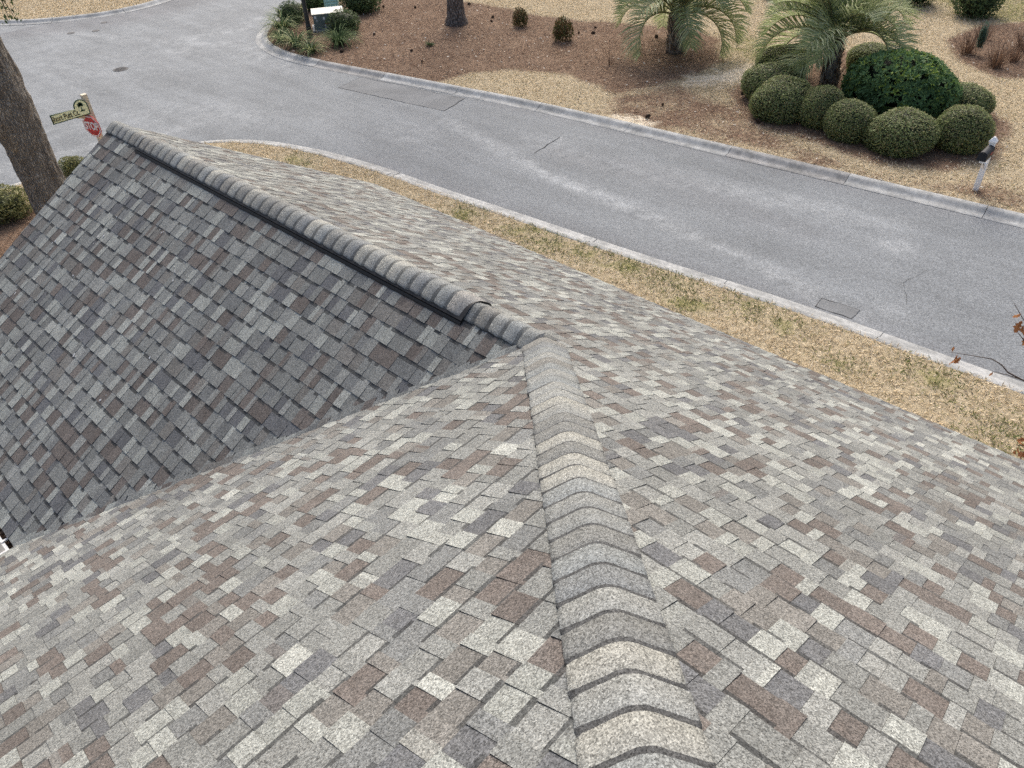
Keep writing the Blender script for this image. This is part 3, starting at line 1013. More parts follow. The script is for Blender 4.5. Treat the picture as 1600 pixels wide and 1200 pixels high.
        for j in range(3):
            for i in range(n):
                F.append((j * m + i, j * m + i + 1, (j + 1) * m + i + 1, (j + 1) * m + i)[::-1])
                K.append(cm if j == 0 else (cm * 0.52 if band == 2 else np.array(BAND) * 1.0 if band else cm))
        # thickness: butt and the two sides
        k = len(V)
        for j, y in enumerate(ys):
            for i, w in enumerate(ws):
                x, _, z = V[j * m + i]
                V.append((x, V[j * m + i][1], z - 0.0075))
        for i in range(n):
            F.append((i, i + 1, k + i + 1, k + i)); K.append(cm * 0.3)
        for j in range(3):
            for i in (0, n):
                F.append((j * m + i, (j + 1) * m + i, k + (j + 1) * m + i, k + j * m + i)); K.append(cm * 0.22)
        me = pyd('cap_shingle', V, F, cols=K)
        bm = bmesh.new(); bm.from_mesh(me); bmesh.ops.recalc_face_normals(bm, faces=bm.faces[:]); bm.to_mesh(me); bm.free()
        sm = [i < 3 * n for i in range(len(me.polygons))]
        me.polygons.foreach_set('use_smooth', sm)
        return me
    EXP_CAP = 0.127
    capcols = [(0.190, 0.200, 0.197), (0.232, 0.242, 0.235), (0.165, 0.171, 0.167), (0.200, 0.216, 0.219), (0.180, 0.181, 0.172), (0.262, 0.266, 0.246), (0.168, 0.180, 0.186)]
    hipdir = Vector((1, -1, -S)).normalized()
    nB = Vector((S, 0, 1)).normalized(); nC = Vector((0, -S, 1)).normalized()
    upm = (nB + nC).normalized()
    xa = hipdir.cross(upm).normalized()
    phi_hip = math.asin(min(1, (nB - nC).length / 2))
    Mh = Matrix((xa, hipdir, upm)).transposed().to_4x4()
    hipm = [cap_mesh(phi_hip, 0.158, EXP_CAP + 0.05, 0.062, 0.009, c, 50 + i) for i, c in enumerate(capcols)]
    rr = random.Random(5)
    total = APEX * math.sqrt(2 + S * S)
    nh = int(total / EXP_CAP)
    start = 0.02
    for i in range(nh):
        o = link('hip_cap', rr.choice(hipm), house, 'shingle')
        pos = Vector((0, 0, ZR)) - hipdir * (start + i * EXP_CAP)
        o.matrix_local = Matrix.Translation(pos + xa * rr.uniform(-.003, .003)) @ Mh @ Matrix.Rotation(rr.uniform(-.012, .012), 4, 'Z') @ Matrix.Rotation(rr.uniform(-.008, .008), 4, 'Y')
    # ridge
    phi_r = math.atan(S)
    Mr = Matrix((Vector((0, -1, 0)), Vector((1, 0, 0)), Vector((0, 0, 1)))).transposed().to_4x4()
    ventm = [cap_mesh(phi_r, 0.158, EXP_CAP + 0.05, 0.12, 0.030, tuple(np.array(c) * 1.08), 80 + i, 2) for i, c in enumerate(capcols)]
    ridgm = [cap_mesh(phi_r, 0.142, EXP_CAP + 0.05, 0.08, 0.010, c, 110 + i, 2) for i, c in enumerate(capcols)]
    endm = cap_mesh(phi_r, 0.158, EXP_CAP + 0.05, 0.12, 0.030, (0.27, 0.268, 0.255), 131, 0)
    x = L_R + 0.025
    V0, V1 = 0.66, 5.60
    e2 = 0.135
    while x > 0.02:
        onv = V0 - 0.05 < x - EXP_CAP and x <= V1 + 0.06
        last = onv and not (V0 - 0.05 < x - e2 - EXP_CAP)
        o = link('ridge_cap', endm if last else rr.choice(ventm if onv else ridgm), house, 'shingle')
        o.matrix_local = Matrix.Translation((x, rr.uniform(-.003, .003), ZR)) @ Mr @ Matrix.Rotation(rr.uniform(-.012, .012), 4, 'Z') @ Matrix.Rotation(rr.uniform(-.006, .006), 4, 'Y')
        x -= e2
    # ridge vent: black slab under the caps, with an edge baffle on each side and closed ends
    def vent_sec(w, h, r=0.12):
        f = lambda q: (q + math.sqrt(q * q + r * r)) / 2
        return (f(w) - f(-w)) * math.cos(phi_r), -(f(w) + f(-w)) * math.sin(phi_r) + r * math.sin(phi_r) * math.exp(-(w / (1.3 * r)) ** 2) * 0.9 + h
    n = 16; V, F = [], []
    for x in (V0 - 0.012, V1):
        for h in (0.031, 0.004):
            for i in range(n + 1):
                y, z = vent_sec(0.170 * (2 * i / n - 1), h)
                V.append((x, y, ZR + z))
    m = n + 1
    for i in range(n):
        F += [(i, i + 1, 2 * m + i + 1, 2 * m + i), (m + i, 3 * m + i, 3 * m + i + 1, m + i + 1), (i, m + i, m + i + 1, i + 1), (2 * m + i, 2 * m + i + 1, 3 * m + i + 1, 3 * m + i)]
    F += [(0, 2 * m, 3 * m, m), (n, m + n, 3 * m + n, 2 * m + n)]
    me = pyd('ridge_vent', V, F)
    bm = bmesh.new(); bm.from_mesh(me); bmesh.ops.recalc_face_normals(bm, faces=bm.faces[:]); bm.to_mesh(me); bm.free()
    vent = link('ridge_vent', me, house, 'vent_plastic')
    vent['label'] = 'black plastic ridge vent under the ridge caps'
    for sgn in (-1, 1):
        y1, z1 = vent_sec(0.176, 0.012); y2, z2 = vent_sec(0.190, 0.012)
        V = []
        for x in (V0 - 0.012, V1):
            V += [(x, sgn * y1, ZR + z1 + 0.016), (x, sgn * y2, ZR + z2 + 0.006), (x, sgn * y2, ZR + z2 - 0.014), (x, sgn * y1, ZR + z1 - 0.010)]
        F = [(0, 1, 5, 4), (1, 2, 6, 5), (2, 3, 7, 6), (3, 0, 4, 7), (0, 3, 2, 1), (4, 5, 6, 7)]
        me = pyd('edge_baffle', V, F)
        bm = bmesh.new(); bm.from_mesh(me); bmesh.ops.recalc_face_normals(bm, faces=bm.faces[:]); bm.to_mesh(me); bm.free()
        link('edge_baffle', me, vent, 'vent_plastic')
    # ---- fascia, rake boards, walls
    boxes('fascia', [(X_MIN, L_R, -W_C + 0.006, -W_C + 0.03, zEC - 0.22, zEC - 0.10)], house, 'white_trim')
    boxes('fascia', [(W_A - 0.06, L_R, W_A - 0.09, W_A - 0.060, zE - 0.24, zE - 0.102)], house, 'white_trim')
    boxes('fascia', [(W_A - 0.09, W_A - 0.062, W_A - 0.055, W_A + 2 * APEX, zE - 0.24, zE - 0.103)], house, 'white_trim')
    for sgn, w in ((-1, W_C), (1, W_A)):
        V = []
        for y, z in ((0, ZR), (sgn * w, ZR - S * w)):
            for dx, dz in ((-0.03, -0.10), (-0.003, -0.10), (-0.003, -0.28), (-0.03, -0.28)):
                V.append((L_R + dx, y, z + dz))
        F = [(0, 1, 5, 4), (1, 2, 6, 5), (2, 3, 7, 6), (3, 0, 4, 7), (0, 3, 2, 1), (4, 5, 6, 7)]
        me = pyd('rake_board', V, F)
        bm = bmesh.new(); bm.from_mesh(me); bmesh.ops.recalc_face_normals(bm, faces=bm.faces[:]); bm.to_mesh(me); bm.free()
        link('rake_board', me, house, 'white_trim')
    boxes('soffit', [(X_MIN, L_R - 0.3, -W_C + 0.03, -W_C + 0.45, zEC - 0.215, zEC - 0.20)], house, 'white_trim')
    # walls, with the gable of the wing
    boxes('wall', [(X_MIN + 0.3, L_R - 0.3, -W_C + 0.43, -W_C + 0.53, -0.02, zEC - 0.2)], house, 'siding')
    boxes('wall', [(W_A - 0.35, L_R - 0.3, W_A - 0.53, W_A - 0.43, -0.02, zE - 0.2)], house, 'siding')
    boxes('wall', [(W_A - 0.53, W_A - 0.43, W_A - 0.43, W_A + 2 * APEX - 0.5, -0.02, zE - 0.2)], house, 'siding')
    boxes('wall', [(X_MIN + 0.3, X_MIN + 0.4, -W_C + 0.53, W_A + 2 * APEX - 0.5, -0.02, zE - 0.2)], house, 'siding')
    boxes('wall', [(X_MIN + 0.4, W_A - 0.53, W_A + 2 * APEX - 0.6, W_A + 2 * APEX - 0.5, -0.02, zE - 0.2)], house, 'siding')
    xg0, xg1 = L_R - 0.4, L_R - 0.3
    pro = [(-W_C + 0.53, -0.02), (W_A - 0.53, -0.02), (W_A - 0.53, ZR - S * (W_A - 0.53) - 0.12), (0, ZR - 0.12), (-W_C + 0.53, ZR - S * (W_C - 0.53) - 0.12)]
    V = [(xg0, y, z) for y, z in pro] + [(xg1, y, z) for y, z in pro]
    F = [(0, 1, 2, 3, 4)[::-1], (5, 6, 7, 8, 9)] + [(i, (i + 1) % 5, 5 + (i + 1) % 5, 5 + i) for i in range(5)]
    me = pyd('gable_wall', V, F)
    bm = bmesh.new(); bm.from_mesh(me); bmesh.ops.recalc_face_normals(bm, faces=bm.faces[:]); bm.to_mesh(me); bm.free()
    link('gable_wall', me, house, 'siding')
    # ---- gutters that meet in the inside corner below the valley
    def gutter(axis):
        pr = [(q[0] - 0.058, q[1]) for q in ((0.0, -0.105), (0.0, -0.155), (0.03, -0.17), (0.085, -0.17), (0.105, -0.135), (0.122, -0.08), (0.122, -0.034), (0.098, -0.034), (0.098, -0.046), (0.110, -0.048),
              (0.110, -0.08), (0.096, -0.133), (0.08, -0.162), (0.033, -0.162), (0.008, -0.15), (0.008, -0.105))]
        V = []
        ends = (W_A, L_R - 0.02) if axis == 'x' else (W_A, W_A + 2 * APEX)
        for e, q in enumerate(ends):
            for o_, h in pr:
                qq = q + (o_ if e == 0 else 0)        # mitred corner
                V.append((qq, W_A + o_, zE + h) if axis == 'x' else (W_A + o_, qq, zE + h))
        m = len(pr)
        F = [(i, (i + 1) % m, m + (i + 1) % m, m + i) for i in range(m)] + [tuple(range(m, 2 * m))]
        me = pyd('gutter', V, F)
        bm = bmesh.new(); bm.from_mesh(me); bmesh.ops.recalc_face_normals(bm, faces=bm.faces[:]); bm.to_mesh(me); bm.free()
        return link('gutter', me, house, 'white_trim')
    gx = gutter('x'); gy = gutter('y')
    for q in (W_A + 0.16, W_A + 0.9, W_A + 1.7):
        boxes('bracket', [(q, q + 0.022, W_A - 0.04, W_A + 0.060, zE - 0.0335, zE - 0.0235)], gx, 'white_trim')
    for q in (W_A + 0.6, W_A + 1.4):
        boxes('bracket', [(W_A - 0.04, W_A + 0.060, q, q + 0.022, zE - 0.0335, zE - 0.0235)], gy, 'white_trim')
    boxes('debris', [(W_A - 0.02, L_R - 0.05, W_A - 0.045, W_A + 0.040, zE - 0.155, zE - 0.085)], gx, 'debris')
    boxes('debris', [(W_A - 0.045, W_A + 0.040, W_A + 0.045, W_A + 6, zE - 0.154, zE - 0.09)], gy, 'debris')
    C = np.stack([rng.uniform(W_A, W_A + 1.2, 260), rng.uniform(W_A - 0.02, W_A + 0.035, 260), np.full(260, zE - 0.075)], -1)
    az = rng.uniform(0, 6.28, 260)
    A = np.stack([np.cos(az), np.sin(az), rng.uniform(-.2, .5, 260)], -1) * 0.03
    B = np.stack([-np.sin(az), np.cos(az), np.zeros(260)], -1) * 0.004
    o = link('needles', quads_mesh('needles', leaf_quads(C, A, B), pick(NEEDLE, 260)), gx, 'blades')
    tag(o, kind='stuff')
    # downpipe
    return house
EXP_CAP = 0.127
HOUSE = build_house()

# ------------------------------------------------------------------ plants
def sphere_dirs(n, zmin=-1.0):
    z = rng.uniform(zmin, 1, n); t = rng.uniform(0, 2 * np.pi, n)
    s = np.sqrt(np.maximum(0, 1 - z * z))
    return np.stack([s * np.cos(t), s * np.sin(t), z], -1)

def lump(D, amp, k, seed):
    r = np.ones(len(D)); g = np.random.default_rng(seed)
    for _ in range(k):
        c = g.normal(size=3); c /= np.linalg.norm(c)
        r += amp * g.uniform(-1, 1) * np.exp(-((1 - D @ c) / g.uniform(0.03, 0.2)))
    return r

def core_vf(rad, seed, amp, k, zmin, nu=26, nv=14):
    V, F = [], []
    D = []
    for j in range(nv + 1):
        ph = math.asin(zmin) + (math.pi / 2 - math.asin(zmin)) * j / nv
        for i in range(nu):
            t = 2 * math.pi * i / nu
            D.append((math.cos(ph) * math.cos(t), math.cos(ph) * math.sin(t), math.sin(ph)))
    D = np.array(D)
    P = D * (rad * lump(D, amp, k, seed))[:, None]
    for j in range(nv):
        for i in range(nu):
            F.append((j * nu + i, j * nu + (i + 1) % nu, (j + 1) * nu + (i + 1) % nu, (j + 1) * nu + i))
    return P, F

def leafy_mesh(name, n, size, aspect, pal, seed, amp=0.06, k=30, depth=0.10, tang=0.55, zmin=-0.72, top_pal=None, core=True, outward=0.3, nubs=1.0):
    """unit ball of small leaves over a dark core (unit radius; scaled by the object)"""
    D = sphere_dirs(n, zmin)
    R = lump(D, amp, k, seed)
    rad = R * (1 - depth * rng.uniform(0, 1, n) ** 2 + 0.02 * rng.normal(0, 1, n))
    C = D * rad[:, None]
    rnd = unit(rng.normal(size=(n, 3)))
    A = unit(rnd - D * (rnd * D).sum(-1, keepdims=True) * (1 - tang) + D * outward)
    Bv = unit(np.cross(A, unit(D + 0.7 * unit(rng.normal(size=(n, 3))))))
    s = size * rng.uniform(0.6, 1.4, n)
    Q = leaf_quads(C, A * s[:, None], Bv * (s * aspect)[:, None])
    cols = pick(pal, n, 0.16)
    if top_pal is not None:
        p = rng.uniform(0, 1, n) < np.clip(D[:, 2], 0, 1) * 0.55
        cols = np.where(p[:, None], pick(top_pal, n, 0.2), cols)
    if not core:
        me = quads_mesh(name, Q, cols)
        me.materials.append(MATS['leaves'])
        return me
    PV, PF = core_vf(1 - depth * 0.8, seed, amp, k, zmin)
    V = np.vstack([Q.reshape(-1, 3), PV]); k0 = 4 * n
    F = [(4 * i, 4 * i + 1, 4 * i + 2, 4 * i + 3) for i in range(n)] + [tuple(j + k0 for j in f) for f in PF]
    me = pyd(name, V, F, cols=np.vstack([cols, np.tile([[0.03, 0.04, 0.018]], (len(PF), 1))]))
    me.materials.append(MATS['leaves'])
    return me

BOX = [(0.215, 0.265, 0.105), (0.25, 0.305, 0.125), (0.175, 0.22, 0.085), (0.275, 0.315, 0.14), (0.28, 0.26, 0.14)]
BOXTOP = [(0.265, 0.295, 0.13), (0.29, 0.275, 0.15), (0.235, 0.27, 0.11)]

def build_shrubs():
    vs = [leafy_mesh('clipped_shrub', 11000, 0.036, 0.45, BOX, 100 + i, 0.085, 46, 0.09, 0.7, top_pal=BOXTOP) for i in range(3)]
    data = [
        (8.05, -20.5, 0.75, 0.51, 'clipped green mound shrub at the back left of the ring, behind the leftmost mound'),
        (7.29, -18.56, 0.82, 0.56, 'leftmost clipped green mound shrub of the ring, beside the bare sandy patch'),
        (6.45, -17.48, 0.79, 0.61, 'clipped green mound shrub at front left of the ring, second from the left'),
        (5.36, -17.49, 0.57, 0.59, 'narrow clipped green mound shrub standing in front of the palm trunk'),
        (4.38, -17.21, 0.63, 0.53, 'small clipped green mound shrub between palm and the broad front mound'),
        (3.08, -17.25, 0.81, 0.56, 'broadest clipped green mound shrub at the front of the ring, nearest the kerb'),
        (1.95, -18.15, 0.66, 0.60, 'clipped green mound shrub right behind the white mailbox post'),
        (2.6, -20.5, 0.66, 0.45, 'clipped green mound shrub at far right, half hidden behind the mailbox mound'),
        (6.19, -22.66, 0.65, 0.44, 'clipped green mound shrub mostly hidden behind palm fronds and glossy shrub'),
    ]
    for i, (x, y, r, b, lab) in enumerate(data):
        o = link('clipped_shrub', vs[i % 3])
        o.location = (x, y, b * 0.70); o.scale = (r * 1.07, r * 1.07, b * 1.06); o.rotation_euler = (0, 0, i * 1.9)
        tag(o, lab, 'shrub', 'ring of clipped mound shrubs round the palm')
    # glossy broadleaf shrub with lime new growth
    n = 2300
    D = sphere_dirs(n, -0.5)
    R = lump(D, 0.13, 60, 9) * rng.uniform(0.93, 1.0, n)
    ax = np.array([1.48, 1.38, 0.92])
    Cn = D * R[:, None] * ax
    Nn = unit(D / ax)
    Qs, Cs = [], []
    for j in range(8):
        rnd = unit(rng.normal(size=(n, 3)))
        A = unit(rnd - Nn * (rnd * Nn).sum(-1, keepdims=True) + 0.45 * Nn)
        Bv = unit(np.cross(A, Nn + 0.3 * rng.normal(size=(n, 3))))
        s = 0.062 * rng.uniform(0.7, 1.3, n)
        Qs.append(leaf_quads(Cn + A * s[:, None] * 0.9, A * s[:, None], Bv * (s * 0.38)[:, None]))
        c = pick([(0.13, 0.22, 0.09), (0.155, 0.26, 0.105), (0.10, 0.18, 0.075), (0.18, 0.29, 0.12)], n, 0.2)
        lime = rng.uniform(0, 1, n) < np.clip(0.05 + 0.34 * D[:, 2] + 0.20 * np.sin(D[:, 0] * 7) * np.sin(D[:, 1] * 6), 0, .5) * (1.0 if j < 4 else 0.25)
        c = np.where(lime[:, None], pick([(0.30, 0.40, 0.07), (0.36, 0.44, 0.09), (0.22, 0.31, 0.06)], n, 0.2), c)
        Cs.append(c)
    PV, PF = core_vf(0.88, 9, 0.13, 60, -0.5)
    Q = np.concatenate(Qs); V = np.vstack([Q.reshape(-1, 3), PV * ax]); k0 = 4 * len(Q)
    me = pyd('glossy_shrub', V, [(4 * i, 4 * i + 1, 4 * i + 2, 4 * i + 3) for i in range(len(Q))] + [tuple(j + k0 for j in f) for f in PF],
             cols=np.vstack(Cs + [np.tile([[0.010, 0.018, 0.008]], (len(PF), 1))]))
    o = link('glossy_shrub', me, None, 'leaves')
    o.location = (4.2, -19.85, 0.62)
    tag(o, 'large glossy dark green shrub with lime new leaves, inside the ring of mounds', 'shrub')
    # loose shrubs
    loose = [leafy_mesh('loose_shrub', 2600, 0.075, 0.33, [(0.085, 0.13, 0.05), (0.11, 0.155, 0.062), (0.068, 0.10, 0.042)], 200, 0.14, 26, 0.35, 0.8),
             leafy_mesh('red_shrub', 1500, 0.13, 0.3, [(0.13, 0.07, 0.035), (0.10, 0.11, 0.035), (0.16, 0.10, 0.05), (0.07, 0.09, 0.03)], 210, 0.2, 20, 0.6, 0.9, core=False, outward=0.7),
             leafy_mesh('straggly_shrub', 3200, 0.085, 0.25, [(0.24, 0.25, 0.10), (0.18, 0.19, 0.075), (0.32, 0.30, 0.14), (0.12, 0.135, 0.05)], 220, 0.16, 26, 0.45, 0.9, outward=0.8)]
    for me, x, y, r, b, nm, lab in (
            (loose[0], 23.62, -15.43, 0.62, 0.46, 'round_shrub', 'round dark green shrub in front of the utility cabinet lid'),
            (loose[0], 25.5, -17.75, 0.85, 0.62, 'round_shrub', 'dark green shrub behind the utility cabinet at the top edge'),
            (loose[0], 26.6, -15.1, 0.55, 0.45, 'round_shrub', 'dark green shrub behind the lamp post at the street corner'),
            (loose[0], 27.4, -16.8, 0.6, 0.5, 'round_shrub', 'dark green shrub beside the pale green louvred pedestal'),
            (loose[0], 8.0, -30.9, 0.82, 0.8, 'round_shrub', 'dark shrub at the top edge behind the clipped mounds'),
            (loose[0], 5.6, -30.5, 0.85, 0.75, 'round_shrub', 'dark shrub at the top right above the dormant bed'),
            (loose[0], 12.4, -29.3, 1.0, 0.5, 'round_shrub', 'low dark shrub at the top edge between the two palms'),
            (loose[1], 18.5, -19.9, 0.30, 0.38, 'small_shrub', 'small red and green shrub on pine straw, nearer the pine trunk'),
            (loose[1], 16.0, -19.4, 0.36, 0.45, 'small_shrub', 'small bronze green shrub on pine straw, nearer the left palm'),
            (loose[2], 17.79, -0.75, 0.66, 0.46, 'olive_shrub', 'olive green straggly shrub left of the oak trunk'),
            (loose[2], 19.05, -2.93, 0.36, 0.27, 'olive_shrub', 'low green shrub just right of the oak trunk, by the roof edge')):
        o = link(nm, me)
        o.location = (x, y, b * 0.70); o.scale = (r, r, b); o.rotation_euler = (0, 0, x * 3.1)
        tag(o, lab, 'shrub')
build_shrubs()

def arc_blades(n, length, width, el0, el1, pal, spread, droop=1.4, segs=4, pale=None):
    """tuft of arching strap leaves"""
    Q, K = [], []
    for i in range(n):
        az = random.uniform(0, 2 * math.pi); el = random.uniform(el0, el1)
        L = length * random.uniform(0.7, 1.15); w = width * random.uniform(0.7, 1.2)
        p = Vector((math.cos(az) * spread * random.random(), math.sin(az) * spread * random.random(), 0))
        side = Vector((-math.sin(az), math.cos(az), 0))
        c = np.array(random.choice(pal)) * random.uniform(0.8, 1.2)
        if pale is not None and random.random() < 0.35: c = np.array(random.choice(pale)) * random.uniform(0.85, 1.15)
        for s in range(segs):
            d = Vector((math.cos(az) * math.cos(el), math.sin(az) * math.cos(el), math.sin(el)))
            q = p + d * (L / segs)
            w0 = w * (1 - 0.8 * (s / segs) ** 1.5) / 2; w1 = w * (1 - 0.8 * ((s + 1) / segs) ** 1.5) / 2
            Q.append([p - side * w0, p + side * w0, q + side * w1, q - side * w1]); K.append(c)
            p = q; el -= droop / segs
    return np.array([[list(v) for v in q] for q in Q]), np.array(K)

def build_tufts():
    LG = [(0.07, 0.115, 0.045), (0.10, 0.145, 0.06), (0.055, 0.09, 0.035)]
    LP = [(0.42, 0.44, 0.22), (0.50, 0.50, 0.30), (0.34, 0.38, 0.18)]
    ms = []
    for i in range(3):
        q, k = arc_blades(170, 0.62, 0.022, 0.7, 1.4, LG, 0.12, 1.9, pale=LP)
        ms.append(quads_mesh('striped_grass', q, k)); ms[-1].materials.append(MATS['blades'])
    q, k = arc_blades(170, 0.66, 0.024, 0.7, 1.4, LG, 0.12, 1.9, pale=[(0.16, 0.21, 0.09)])
    dark = quads_mesh('striped_grass', q, k); dark.materials.append(MATS['blades'])
    for x, y, me, s, lab in ((24.65, -13.2, ms[0], 1.1, 'small cream striped grass tuft tucked at the kerb curve'),
                             (23.66, -13.2, ms[1], 1.5, 'bright cream striped grass tuft left of the lamp post foot'),
                             (22.5, -13.02, ms[2], 1.2, 'grass tuft nearest the kerb, below the lamp post foot'),
                             (22.45, -14.25, dark, 1.5, 'dark green grass tuft below the round shrub by the cabinet'),
                             (25.75, -14.05, ms[2], 1.6, 'cream striped grass tuft further round the kerb curve'),
                             (26.85, -14.95, ms[1], 1.6, 'cream striped grass tuft at the far end of the kerb curve')):
        o = link('striped_grass', me); o.location = (x, y, 0); o.scale = (s, s, s); o.rotation_euler = (0, 0, x)
        tag(o, lab, 'grass tuft', 'striped grass tufts in the corner bed')
    # leafless and dormant clumps
    BR = [(0.17, 0.105, 0.07), (0.22, 0.14, 0.095), (0.11, 0.07, 0.05)]
    for x, y, n, L, wd, lab in ((13.0, -18.25, 26, 0.75, 0.010, 'thin bare twiggy plant on pine straw left of the left palm'),
                                (12.9, -19.7, 30, 0.35, 0.014, 'low dark twiggy clump at the foot of the left palm fronds'),
                                (4.27, -25.85, 130, 0.70, 0.016, 'brown dormant clump left of the slim blue green shrub'),
                                (3.16, -25.0, 130, 0.75, 0.016, 'brown dormant clump nearest the glossy shrub in the right bed'),
                                (2.9, -25.95, 110, 0.6, 0.016, 'dark brown dormant clump at right in the right bed'),
                                (3.0, -27.3, 120, 0.75, 0.016, 'reddish brown dormant clump at the top right edge'),
                                (4.35, -27.6, 90, 0.6, 0.016, 'brown dormant clump just behind the slim blue green shrub')):
        q, k = arc_blades(n, L, wd, 0.85, 1.5, BR, 0.12 if n < 60 else 0.25, 0.35)
        o = link('dormant_clump', quads_mesh('dormant_clump', q, k), None, 'blades'); o.location = (x, y, 0)
        tag(o, lab, 'dormant plant')
    q, k = arc_blades(60, 0.22, 0.03, 0.3, 1.2, [(0.05, 0.10, 0.035)], 0.05, 0.8)
    o = link('seedling', quads_mesh('seedling', q, k), None, 'blades'); o.location = (19.55, -16.15, 0)
    tag(o, 'tiny green seedling on pine straw below the pine trunk', 'seedling')
    # slim blue-green upright shrub
    me = leafy_mesh('slim_shrub', 900, 0.10, 0.3, [(0.085, 0.16, 0.125), (0.11, 0.19, 0.15), (0.06, 0.12, 0.09)], 330, 0.1, 12, 0.4, 0.9, outward=0.9)
    o = link('slim_shrub', me); o.location = (4.0, -25.9, 0.5); o.scale = (0.13, 0.13, 0.52)
    tag(o, 'slim blue green upright shrub standing in the brown right bed', 'shrub')
build_tufts()

# ---- palms
def frond_mesh(L, e0, bend, seed, name='frond'):
    rr = random.Random(seed)
    n = 22; P = []; p = Vector((0, 0, 0)); T = []
    for i in range(n + 1):
        t = i / n
        el = e0 - bend * t ** 1.25
        d = Vector((math.cos(el), 0, math.sin(el)))
        P.append(p.copy()); T.append(d)
        p = p + d * (L / n)
    Q, K = [], []
    side = Vector((0, 1, 0))
    # rachis
    for i in range(n):
        w0 = 0.028 * (1 - i / n) + 0.006; w1 = 0.028 * (1 - (i + 1) / n) + 0.006
        up0 = T[i].cross(side) * -1
        Q.append([P[i] - side * w0, P[i] + side * w0, P[i + 1] + side * w1, P[i + 1] - side * w1]); K.append((0.30, 0.30, 0.17))
        Q.append([P[i] - side * w0 - up0 * w0, P[i] - side * w0 + up0 * w0, P[i + 1] - side * w1 + up0 * w1, P[i + 1] - side * w1 - up0 * w1]); K.append((0.24, 0.24, 0.13))
    m = 50
    for j in range(m):
        t = 0.16 + 0.84 * j / (m - 1)
        f = t * n; i = min(int(f), n - 1); fr = f - i
        base = P[i].lerp(P[i + 1], fr); tg = T[i]
        up = side.cross(tg) * -1
        if up.z < 0 and tg.z > -0.2: up = -up
        ll = L * 0.25 * (0.45 + 1.1 * math.sin(math.pi * min(1, 0.12 + 0.80 * t))) * (1.0 if t < 0.9 else 0.75)
        for sgn in (-1, 1):
            l = ll * rr.uniform(0.85, 1.1)
            d = (tg * rr.uniform(0.55, 0.75) + side * sgn * rr.uniform(0.6, 0.8) + up * rr.uniform(0.28, 0.6)).normalized()
            w = 0.036
            wv = (tg - d * tg.dot(d)).normalized() * w / 2
            mid = base + d * l * 0.55
            d2 = (d + Vector((0, 0, -1)) * rr.uniform(0.1, 0.38) + tg * 0.25).normalized()
            tip = mid + d2 * l * 0.45
            c = np.array(rr.choice(((0.38, 0.425, 0.225), (0.31, 0.365, 0.175), (0.48, 0.52, 0.31), (0.25, 0.30, 0.135)))) * rr.uniform(0.85, 1.15)
            Q.append([base - wv * 0.7, base + wv * 0.7, mid + wv, mid - wv]); K.append(c)
            Q.append([mid - wv, mid + wv, tip + wv * 0.15, tip - wv * 0.15]); K.append(c)
    me = quads_mesh(name, np.array([[list(v) for v in q] for q in Q]), np.array(K))
    me.materials.append(MATS['fronds'])
    return me

def build_palms():
    fm = []
    for i, (e0, bend) in enumerate(((1.48, 0.8), (1.32, 1.1), (1.18, 1.45), (1.02, 1.75), (0.85, 2.1), (0.62, 2.2), (0.35, 2.1), (0.05, 1.7))):
        fm.append(frond_mesh(2.35, e0, bend, 400 + i))
    def palm(x, y, th, tr, scale, lab, seed, tilt=0.0, extra=()):
        rr = random.Random(seed)
        root = empty('palm_tree', (x, y, 0)); tag(root, lab, 'palm tree', 'feathery palms across the street')
        path = [(0, 0, -0.05), (0, 0, th * 0.15), (tilt * 0.3, 0, th * 0.5), (tilt, 0, th)]
        V, F = tube_vf(path, [tr * 1.05, tr, tr * 0.9, tr * 0.75], 14, 0.12, seed=seed)
        link('trunk', pyd('trunk', V, F, smooth=True), root, 'bark_palm')
        # old leaf bases on the trunk
        Q, K = [], []
        for i in range(170):
            az = rr.uniform(0, 6.283); z = th * rr.uniform(0.02, 1.0); r = tr * 0.95
            d = Vector((math.cos(az), math.sin(az), 0)); s = Vector((-math.sin(az), math.cos(az), 0))
            b = Vector((tilt * z / th, 0, z)) + d * r * (1 - 0.2 * z / th)
            l = rr.uniform(0.14, 0.30); tip = b + d * l * rr.uniform(0.15, 0.6) + Vector((0, 0, l))
            w = rr.uniform(0.03, 0.055)
            Q.append([b - s * w, b + s * w, tip + s * w * 0.35, tip - s * w * 0.35])
            g = rr.choice(((0.30, 0.26, 0.21), (0.19, 0.145, 0.11), (0.42, 0.39, 0.34), (0.13, 0.10, 0.08)))
            K.append(np.array(g) * rr.uniform(0.8, 1.2))
        link('leaf_bases', quads_mesh('leaf_bases', np.array([[list(v) for v in q] for q in Q]), np.array(K)), root, 'blades')
        spec = []
        rings = ((4, 0), (4, 1), (4, 2), (5, 3), (5, 4), (4, 5), (3, 6))
        for cnt, v in rings:
            o_ = rr.uniform(0, 6.28)
            for i in range(cnt): spec.append((o_ + 6.283 * i / cnt + rr.uniform(-.25, .25), v))
        spec += list(extra)
        for az, v in spec:
            o = link('frond', fm[v], root)
            sc = scale * rr.uniform(0.88, 1.08)
            o.location = (tilt + math.cos(az) * tr * 0.4, math.sin(az) * tr * 0.4, th - 0.05 + 0.04 * (7 - v) * 0.5)
            o.rotation_euler = (rr.uniform(-.45, .45), rr.uniform(-.15, .15), az); o.scale = (sc, sc, sc)
    palm(12.0, -20.6, 1.25, 0.30, 1.0, 'feathery blue green palm at the top edge, on pine straw', 61, 0.05)
    palm(6.45, -20.45, 1.35, 0.27, 1.0, 'feathery blue green palm rising from the ring of clipped mounds', 62, 0.1)
build_palms()

